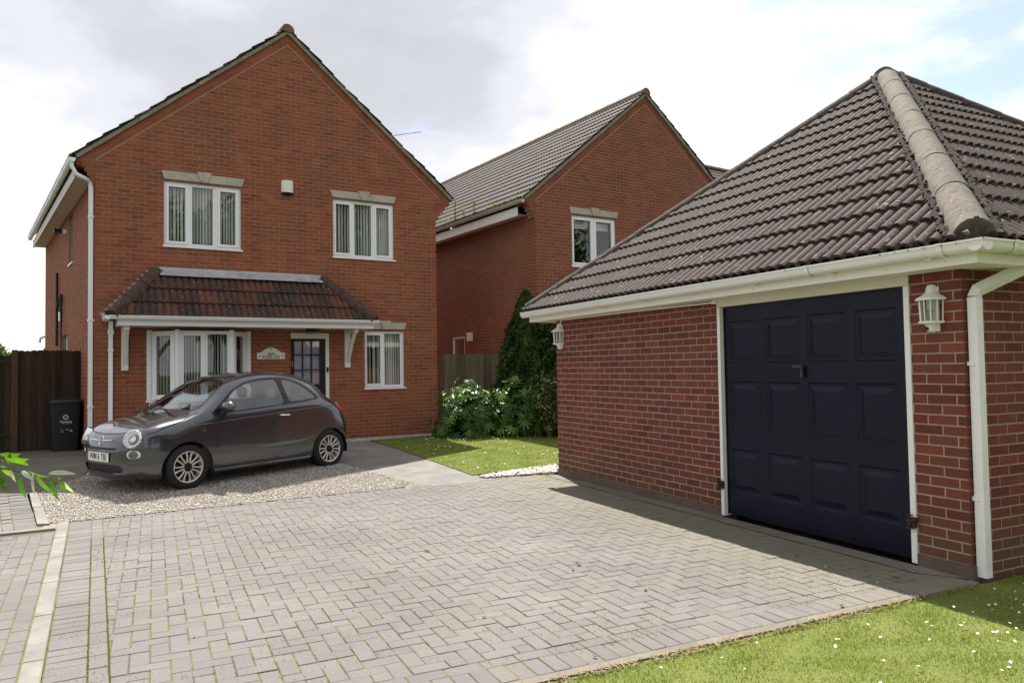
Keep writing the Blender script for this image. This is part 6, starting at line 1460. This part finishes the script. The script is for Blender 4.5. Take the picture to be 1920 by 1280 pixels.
# ------------------------------------------------------------------ fences and bin
FL = Frame((-1.24, 16.33, .1), HD*-1, -HN)
FN = thing('side_gate_fence', 'dark brown close boarded fence with scalloped board tops left of the house', 'fence', FL.P(0, 0, 0))
x = .03
for i in range(10):
    w = .118; mb = MB(); top = 1.86+rng.uniform(-.008, .008); pts = [(x, 0), (x+w, 0)]+[(x+w/2+w/2*math.cos(math.pi*k/8), top+.035*math.sin(math.pi*k/8)) for k in range(9)]
    mb.prism(pts, FL.P, -.02, .004*(i % 2), 0); mb.build('board', 'dark_wood', FN); x += .126-.028
mb = MB(); FL.box(mb, -.03, .03, 0, 1.93, -.06, .05); mb.build('post', 'dark_wood', FN)
mb = MB(); FL.box(mb, 1.02, 1.12, -.1, 1.90, -.06, .055); mb.build('post', 'brown_post', FN)
GTE = thing('garden_gate', 'dark timber garden gate with iron hinges at the left edge of the picture', 'gate', FL.P(1.15, 0, 0))
x = 1.125
for i in range(14):
    w = .108; mb = MB(); top = 1.78+rng.uniform(-.006, .006); pts = [(x, .04), (x+w, .04)]+[(x+w/2+w/2*math.cos(math.pi*k/6), top+.025*math.sin(math.pi*k/6)) for k in range(7)]
    mb.prism(pts, FL.P, -.045, -.025+.003*(i % 2), 0); mb.build('board', 'dark_wood', GTE); x += .105
for z_ in (.32, 1.66):
    mb = MB(); FL.box(mb, 1.125, 1.55, z_, z_+.045, -.024, -.012); mb.build('hinge', 'black_plastic', GTE)
mb = MB(); FL.box(mb, 1.15, 2.6, 1.6, 1.72, -.08, -.05); FL.box(mb, 1.15, 2.6, .25, .37, -.08, -.05); mb.build('rail', 'dark_wood', GTE)
FRc = Frame((5.74, 15.64, .06), (1.86, -.90, 0), (-.90, -1.86, 0))
FR = thing('panel_fence', 'weathered vertical board fence between the two houses behind the bushes', 'fence', FRc.P(0, 0, 0))
x = 0.
for i in range(17):
    mb = MB(); t_ = 1.79+rng.uniform(-.012, .012)
    mb.prism([(x, .05), (x+.112, .05), (x+.112, t_), (x, t_)], FRc.P, -.02, rng.uniform(-.004, .006), 0); mb.build('board', 'fence_wood', FR); x += .118
for s_ in (.95,): 
    mb = MB(); FRc.box(mb, s_-.045, s_+.045, 0, 1.80, .007, .07); mb.build('post', 'fence_wood', FR)
BN = Frame((-1.70, 15.70, .10), HD, -HN)
BI = thing('wheelie_bin', 'black wheeled rubbish bin with white council crest beside the fence', 'bin', BN.P(.25, 0, -.35))
def tap(mb, z0, z1, w0, w1, d0, d1, c=.25, oc=-.30, r=.05):
    V = []
    for z, w, d in ((z0, w0, d0), (z1, w1, d1)):
        for sx, sy in ((-1, -1), (1, -1), (1, 1), (-1, 1)):
            for k in range(4):
                a = math.atan2(sy, sx)-math.pi/4+math.pi/2*k/3; V.append(BN.P(c+sx*(w/2-r)+r*math.cos(a), z, oc-(sy*(d/2-r)+r*math.sin(a))*-1*1))
    n = 16; mb.add(V, [(i, (i+1) % n, n+(i+1) % n, n+i) for i in range(n)]+[tuple(range(n)), tuple(range(n, 2*n))])
mb = MB(); tap(mb, .04, .90, .40, .485, .42, .58); bd = mb.build('bin_body', 'bin_plastic', BI); auto_smooth(bd, 40)
mb = MB(); tap(mb, .895, .93, .50, .51, .60, .61); auto_smooth(mb.build('bin_rim', 'bin_plastic', BI), 40)
mb = MB(); tap(mb, .932, .975, .525, .49, .63, .58); auto_smooth(mb.build('bin_lid', 'bin_plastic', BI), 40)
mb = MB(); mb.tube([BN.P(.04, .985, -.58), BN.P(.46, .985, -.58)], .018, 8); mb.build('bin_handle', 'bin_plastic', BI)
for s_ in (.04, .46):
    mb = MB(); mb.tube([BN.P(s_-.025, .10, -.50), BN.P(s_+.025, .10, -.50)], .10, 18); mb.build('wheel', 'rubber', BI)
# crest and lettering on the bin front (front face leans with the body)
def BP(x, z): return BN.P(.25+x, z, -.30+.21+(.29-.21)*(z-.04)/.86+.004)
cz = .66; mb = MB()
for k in range(12):
    a = 2*math.pi*k/12; r0_, r1_ = .022, .05
    P4 = [(r0_, a-.12), (r1_*.86, a-.16), (r1_, a), (r1_*.86, a+.16), (r0_, a+.12)]
    mb.add([BP(r*math.cos(b), cz+r*math.sin(b)) for r, b in P4], [(0, 1, 2, 3, 4)])
for k in range(8):
    a = 2*math.pi*k/8; mb.add([BP(.014*math.cos(a+j)*1.+.0, cz+.014*math.sin(a+j)) for j in (0, .5, 1.)], [(0, 1, 2)])
mb.build('crest', 'plate_white', bd)
text_mesh('Tendring', .052, 'lettering', 'plate_white', lambda x, y, z: BP(x, .575+y)+BN.n*z, bd, 1.)
text_mesh('District Council', .018, 'lettering', 'plate_white', lambda x, y, z: BP(x, .545+y)+BN.n*z, bd, 1.)
mb = MB()
for pts in ([(-.07, .40), (-.05, .385), (-.04, .41)], [(-.075, .435), (-.06, .445)], [(0, .425), (.012, .44), (.03, .425), (.045, .43)], [(.065, .395), (.085, .43), (.105, .39)], [(.075, .405), (.1, .41)]):
    mb.tube([BP(a, b) for a, b in pts], .005, 4)
mb.build('painted_marks', 'plate_white', bd)

# ------------------------------------------------------------------ plants
def fatsia(cx, cy, rx, ry, h, n, label, seed, cat='shrub'):
    g = random.Random(seed); root = thing('fatsia_bush', label, cat, (cx, cy, gz(cx, cy)))
    V = [(0, 0, 0)]; F = []; L_ = 9
    # palmate leaf: nine pointed lobes round the stalk
    pts = []
    for i in range(L_):
        a = R(-128+256*i/(L_-1)); l = 1.0-.38*abs(a)/R(128); hw = R(11)
        pts += [(.42*l, a-R(14.5)), (.78*l, a-hw*.75), (1.0*l, a), (.78*l, a+hw*.75)]
    pts.append((.36, R(142)))
    V += [(r*math.cos(a), r*math.sin(a), -.22*r*r+.05*math.sin(3*a)) for r, a in pts]
    F = [(0, i, i+1) for i in range(1, len(pts))]
    me = bpy.data.meshes.new('leaf'); me.from_pydata(V, [], F); me.materials.append(MATS['fatsia_leaf'])
    c0 = Vector((cx, cy, gz(cx, cy)))
    for i in range(n):
        a = g.uniform(0, 2*math.pi); e = math.asin(g.uniform(-.05, 1)); k = g.uniform(.72, 1.03)*(1+.1*math.sin(3*a+1)); 
        if g.random() < .62: a = g.gauss(-math.pi*.5-.3, .9)
        d = Vector((math.cos(a)*math.cos(e), math.sin(a)*math.cos(e), math.sin(e))); p = c0+Vector((d.x*rx*k, d.y*ry*k, .10+d.z*(h-.15)*k))
        nrm = (Vector((d.x, d.y, d.z*.6+.55))+Vector((g.gauss(0, .28), g.gauss(0, .28), g.gauss(0, .2)))).normalized()
        x_ = Vector((d.x, d.y, -.35)); x_ = (x_-nrm*x_.dot(nrm)).normalized(); q = g.gauss(0, .5); y_ = nrm.cross(x_); x2 = x_*math.cos(q)+y_*math.sin(q); y2 = nrm.cross(x2); s_ = g.uniform(.12, .235)
        o = link('leaf', me, root); o.matrix_basis = Matrix(((x2.x*s_, y2.x*s_, nrm.x*s_, p.x), (x2.y*s_, y2.y*s_, nrm.y*s_, p.y), (x2.z*s_, y2.z*s_, nrm.z*s_, p.z), (0, 0, 0, 1)))
    for i in range(16):
        a = g.uniform(0, 6.28); k = g.uniform(.3, .8); mb = MB(); mb.tube([c0+Vector((.1*math.cos(a), .1*math.sin(a), -.02)), c0+Vector((rx*k*.6*math.cos(a), ry*k*.6*math.sin(a), h*.45)), c0+Vector((rx*k*math.cos(a), ry*k*math.sin(a), h*.8))], [.018, .014, .008], 6); mb.build('stem', 'twig', root)
    mb = MB()
    for i in range(260):
        a = g.uniform(0, 6.28); e = math.asin(g.uniform(0, 1)); k = g.uniform(.3, .72); p = c0+Vector((math.cos(a)*math.cos(e)*rx*k, math.sin(a)*math.cos(e)*ry*k, .05+math.sin(e)*h*k)); x_ = Vector((g.gauss(0, 1), g.gauss(0, 1), g.gauss(0, .6))).normalized(); y_ = x_.cross(Vector((g.gauss(0, 1), g.gauss(0, 1), 1))).normalized(); s_ = g.uniform(.1, .2)
        mb.add([p-x_*s_, p+y_*s_*.6, p+x_*s_, p-y_*s_*.6], [(0, 1, 2, 3)])
    mb.build('inner_foliage', 'fatsia_leaf', root, kind='stuff')
    return root
fatsia(5.85, 14.2, .82, .8, 1.2, 200, 'large glossy leaved fatsia bush against the right corner of the house', 3)
fatsia(6.75, 13.75, .70, .62, 1.22, 150, 'taller glossy leaved fatsia bush in front of the conifer', 9)
def leaf_cloud(root, name, mat, n, sampler, size, seed, parts=1, asp=.45, outward=.6):
    g = np.random.default_rng(seed); P, D = sampler(g, n); m_ = len(P); nr_ = D*outward+g.normal(0, .5, (m_, 3)); nr_ /= np.linalg.norm(nr_, axis=1)[:, None]
    x_ = np.cross(nr_, g.normal(0, 1, (m_, 3))); x_ /= np.linalg.norm(x_, axis=1)[:, None]; y_ = np.cross(nr_, x_); s_ = g.uniform(size[0], size[1], m_)[:, None]
    v = np.stack([P-x_*s_, P+y_*s_*asp-nr_*s_*.12, P+x_*s_, P-y_*s_*asp-nr_*s_*.12], 1).reshape(-1, 3); o = np.arange(m_)[:, None]*4
    f = np.concatenate([o+np.array([[0, 1, 2]]), o+np.array([[0, 2, 3]])], 1).reshape(-1, 3)
    return raw_mesh(name, v, f, np.repeat(g.uniform(0, 1, m_), 2), mat, root, kind='stuff')
def cone_sampler(cx, cy, z0, h, r, squash=1.):
    def f(g, n):
        t = g.uniform(0, 1, n)**.85; a = g.uniform(0, 2*np.pi, n); prof = np.where(t < .25, .75+t, 1.0-((t-.25)/.75)**1.5*.93); k = g.uniform(.5, 1.05, n)**.5*(1+.14*np.sin(a*5+t*9)+.12*np.sin(a*11-t*23)+.06*np.sin(a*3+t*41))
        rr = r*prof*k; P = np.stack([cx+rr*np.cos(a), cy+rr*np.sin(a)*squash, z0+t*h], -1); D = np.stack([np.cos(a), np.sin(a), np.full(n, .9)], -1); return P, D
    return f
cn = thing('conifer', 'tall dark green conical conifer behind the bushes by the garage roof', 'tree', (7.3, 14.4, .14))
leaf_cloud(cn, 'crown', 'conifer_leaf', 30000, cone_sampler(7.3, 14.4, .15, 3.05, .68), (.022, .065), 31, asp=.3, outward=.8)
mb = MB(); mb.tube([(7.3, 14.4, 0), (7.3, 14.4, 1.5), (7.3, 14.4, 2.9)], [.08, .06, .015], 8); mb.build('trunk', 'bark', cn)
cn2 = thing('conifer', 'second dark conifer half hidden between the first one and the garage', 'tree', (7.95, 14.0, .14))
leaf_cloud(cn2, 'crown', 'conifer_leaf', 26000, cone_sampler(8.1, 14.0, .15, 3.1, .8), (.025, .07), 32, asp=.3, outward=.8)
mb = MB(); mb.tube([(7.95, 14.0, 0), (7.95, 14.0, 2.2)], [.07, .02], 8); mb.build('trunk', 'bark', cn2)
def blob_sampler(cx, cy, z0, rx, ry, h, lumps, seed=1):
    q = np.random.default_rng(seed); C = q.uniform(-.55, .55, (lumps, 3)); Rr = q.uniform(.35, .6, lumps)
    def f(g, n):
        k = g.integers(0, lumps, n); d = g.normal(0, 1, (n, 3)); d /= np.linalg.norm(d, axis=1)[:, None]; p = C[k]+d*Rr[k][:, None]*g.uniform(.7, 1.0, n)[:, None]
        P = np.stack([cx+p[:, 0]*rx, cy+p[:, 1]*ry, z0+h*.5+p[:, 2]*h*.5], -1); P[:, 2] = np.maximum(P[:, 2], z0+.02); return P, d
    return f
def laurel(x, y, rx, ry, h, n, label, seed):
    r_ = thing('laurel_bush', label, 'shrub', (x, y, gz(x, y))); leaf_cloud(r_, 'foliage', 'laurel_leaf', n, blob_sampler(x, y, gz(x, y), rx, ry, h, 16, seed), (.03, .06), seed, asp=.4, outward=.5)
    for i in range(5):
        mb = MB(); a = i*1.3; mb.tube([(x, y, gz(x, y)-.02), (x+rx*.4*math.cos(a), y+ry*.4*math.sin(a), h*.7)], [.02, .008], 6); mb.build('stem', 'twig', r_)
laurel(7.05, 12.95, .60, .55, 1.35, 3000, 'variegated laurel bush with cream edged leaves beside the garage wall', 41)
laurel(7.75, 12.9, .6, .6, 1.75, 2600, 'taller variegated bush reaching up to the far garage lantern', 42)
laurel(8.15, 13.7, .6, .6, 2.3, 2600, 'tall loose bush behind the garage corner', 43)
# willow twig hanging into the picture at the left
WB = thing('willow_tree', 'willow outside the left edge whose narrow leaved bright green twig hangs into the picture', 'tree', (-2.9, 2.3, 0))
mb = MB(); mb.tube([(-2.9, 2.3, -.1), (-2.88, 2.3, .9), (-2.8, 2.28, 1.7), (-2.7, 2.3, 2.6)], [.07, .055, .04, .015], 8); mb.build('trunk', 'bark', WB)
leaf_cloud(WB, 'crown', 'willow_leaf', 2600, blob_sampler(-2.9, 2.3, .7, 1.2, 1.2, 2.4, 12, 77), (.03, .055), 78, asp=.22)
_p0 = ray_pt(-160, 850, 2.2); mb = MB(); mb.tube([(-2.86, 2.3, 1.2), (-1.9, 2.25, 1.62), (-1.1, 2.2, 1.58), _p0], [.02, .012, .008, .0035], 6); mb.build('branch', 'bark', WB)
def WP(px, py, t=2.2): return ray_pt(px, py, t)
for k, (pts, r_) in enumerate((([(-160, 850), (-40, 872), (20, 880), (60, 890), (110, 905)], .0022), ([(-160, 840), (-40, 850), (10, 862), (40, 872)], .0018))):
    mb = MB(); mb.tube([WP(*p) for p in pts], [r_*1.4]*2+[r_]*(len(pts)-3)+[r_*.5], 6); mb.build('stem', 'twig', WB)
lv = [((2, 862), (56, 857), 0, 9), ((0, 850), (40, 848), 0, 8), ((10, 848), (55, 870), 0, 8), ((8, 853), (42, 873), 0, 9), ((2, 872), (28, 893), 0, 7), ((0, 885), (12, 918), 0, 9), ((38, 884), (50, 932), 0, 11), ((52, 882), (94, 889), 0, 8), ((66, 886), (102, 922), 0, 12), ((94, 890), (113, 938), 0, 8), ((112, 896), (124, 921), 0, 7), ((90, 887), (143, 886), 1, 6), ((110, 895), (140, 921), 1, 5), ((62, 884), (66, 928), 1, 4), ((40, 883), (62, 897), 1, 6), ((0, 965), (4, 972), 0, 4), ((-40, 860), (4, 846), 0, 8), ((-30, 875), (-5, 905), 0, 9), ((20, 880), (30, 902), 1, 4)]
for i, (a, b, pale, w) in enumerate(lv):
    A_, B_ = WP(*a, 2.2+rng.uniform(-.03, .03)), WP(*b, 2.2+rng.uniform(-.06, .06)); d = B_-A_; sdv = d.cross(fw).normalized(); sdv = (sdv+fw*rng.uniform(-.7, .7)).normalized(); w_ = w/1389*2.2*.62; nn2 = d.cross(sdv).normalized()
    Vv = []; 
    for t in (0, .12, .3, .5, .7, .88, 1.):
        hw = w_*math.sin(math.pi*min(1, t**.8))**.8 if 0 < t < 1 else 0; c = A_+d*t+nn2*d.length*.10*math.sin(math.pi*t)-Vector((0, 0, d.length*.05*t*t)); Vv += [c-sdv*hw, c+nn2*hw*.25, c+sdv*hw]
    F = []
    for q in range(6):
        for e_ in range(2): F.append((3*q+e_, 3*q+e_+1, 3*q+3+e_+1, 3*q+3+e_))
    mb = MB(); mb.add(Vv, F); auto_smooth(mb.build('leaf', 'willow_pale' if pale else 'willow_leaf', WB), 80)
# fallen leaves and crumbs on the paving
for k, (x, y, s_, mt, lb) in enumerate(((2.956, 4.997, .028, 'dead_leaf', 'curled brown dead leaf on the driveway, the larger of the pair right of centre'), (3.0, 5.09, .02, 'dead_leaf', 'small reddish dead leaf just behind the larger curled one'), (1.836, 4.257, .018, 'dead_leaf', 'tiny pale curled leaf in the middle foreground of the driveway'), (2.072, 6.011, .03, 'weed', 'flat green leaf lying near the middle of the driveway'), (3.02, 4.217, .014, 'bark', 'small black clod of dirt on the driveway before the lawn'), (2.844, 4.888, .012, 'bark', 'small dark crumb beside the curled brown leaf'), (4.75, 3.62, .03, 'dead_leaf', 'brown leaf scrap by the paving edge near the garage pier'), (3.9, 3.36, .025, 'weed', 'folded green leaf on the concrete edge of the paving'), (2.1, 3.4, .018, 'dead_leaf', 'pale leaf scrap on the edge course at the bottom of the picture'), (4.62, 4.4, .02, 'dead_leaf', 'orange leaf scrap in the shade before the garage door'))):
    o = thing('fallen_leaf' if mt != 'bark' else 'dirt_clod', lb, 'leaf' if mt != 'bark' else 'dirt', (x, y, gz(x, y)+.003)); mb = MB()
    if mt == 'bark':
        c = Vector((x, y, s_*.5)); mb.add([c+Vector(v)*s_ for v in ((1, 0, 0), (-.9, .1, 0), (0, .8, 0), (.1, -1, 0), (.1, 0, .7), (0, 0, -.5))], [(0, 2, 4), (2, 1, 4), (1, 3, 4), (3, 0, 4), (2, 0, 5), (1, 2, 5), (3, 1, 5), (0, 3, 5)])
    else:
        a = rng.uniform(0, 6.28); e1 = Vector((math.cos(a), math.sin(a), 0)); e2 = Vector((-math.sin(a), math.cos(a), 0)); c = Vector((x, y, gz(x, y)+.004)); Vv = []
        for t in np.linspace(-1, 1, 7):
            w_ = .45*math.cos(t*math.pi/2)**.7 if abs(t) < 1 else 0.02; cc = c+e1*t*s_+Vector((0, 0, s_*.35*t*t)); Vv += [cc-e2*w_*s_+Vector((0, 0, s_*w_*.8)), cc, cc+e2*w_*s_+Vector((0, 0, s_*w_*.6))]
        mb.add(Vv, [(3*q+e_, 3*q+e_+1, 3*q+4+e_, 3*q+3+e_) for q in range(6) for e_ in range(2)])
    mb.build('blade' if mt != 'bark' else 'lump', mt, o)
mb = MB()
for i in range(260):
    x, y = rng.uniform(-.5, 5.), rng.uniform(3.5, 8.8); s_ = rng.uniform(.0025, .007)
    if rng.random() < .35: x, y = rng.gauss(4.5, .3), rng.gauss(3.75, .2); 
    c = Vector((x, y, .002)); a = rng.uniform(0, 6.28); e1 = Vector((math.cos(a), math.sin(a), 0))*s_; e2 = Vector((-math.sin(a), math.cos(a), 0))*s_*rng.uniform(.4, .9)
    mb.add([c-e1, c+e2, c+e1, c-e2, c+Vector((0, 0, s_*.8))], [(0, 1, 4), (1, 2, 4), (2, 3, 4), (3, 0, 4)], rng.random(), rng.choice((0, 0, 1, 2)))
stuff(mb.build('paving_debris', ['dead_leaf', 'bark', 'petal']), 'tiny bits of leaf, petals and dirt scattered over the driveway', 'debris')
# trees on the road side behind the viewer, seen only as reflections in the windows
for k, (x, y, h, r_) in enumerate(((3.5, -15, 10.5, 3.2), (9.3, -15, 11.8, 3.), (14.5, -15, 14.5, 4.2), (20, -15, 15.5, 4.2), (31.2, -11, 12.0, 2.0))):
    tr = thing('broadleaf_tree', ['lowest broadleaf tree behind the viewer mirrored in the ground floor windows', 'tree mirrored in the lower half of the left upper window', 'tree mirrored between the two upper windows of the front house', 'tallest tree mirrored across the whole right upper window', 'tree mirrored in the left pane of the second house window'][k], 'tree', (x, y, 0))
    leaf_cloud(tr, 'crown', 'tree_leaf', 5200, blob_sampler(x, y, h*.22, r_*1.2, r_*1.2, h*.78, 14, 60+k), (.12, .3), 70+k, asp=.6)
    mb = MB(); mb.tube([(x, y, -.2), (x, y, h*.4), (x, y, h*.7)], [.25, .18, .08], 8); mb.build('trunk', 'bark', tr)
# far hedge line beyond the left fence
hd_ = np.random.default_rng(5)
def hs(g, n):
    x = g.uniform(-60, -4, n); return np.stack([x, 62+g.normal(0, 1.5, n), g.uniform(0, 1, n)**.7*(2.6+.7*np.sin(x*.5)+.5*np.sin(x*1.7))], -1), g.normal(0, 1, (n, 3))
o = leaf_cloud(None, 'far_hedge', 'tree_leaf', 9000, hs, (.2, .5), 91, asp=.6); stuff(o, 'low dark hedge line far beyond the left fence', 'hedge')
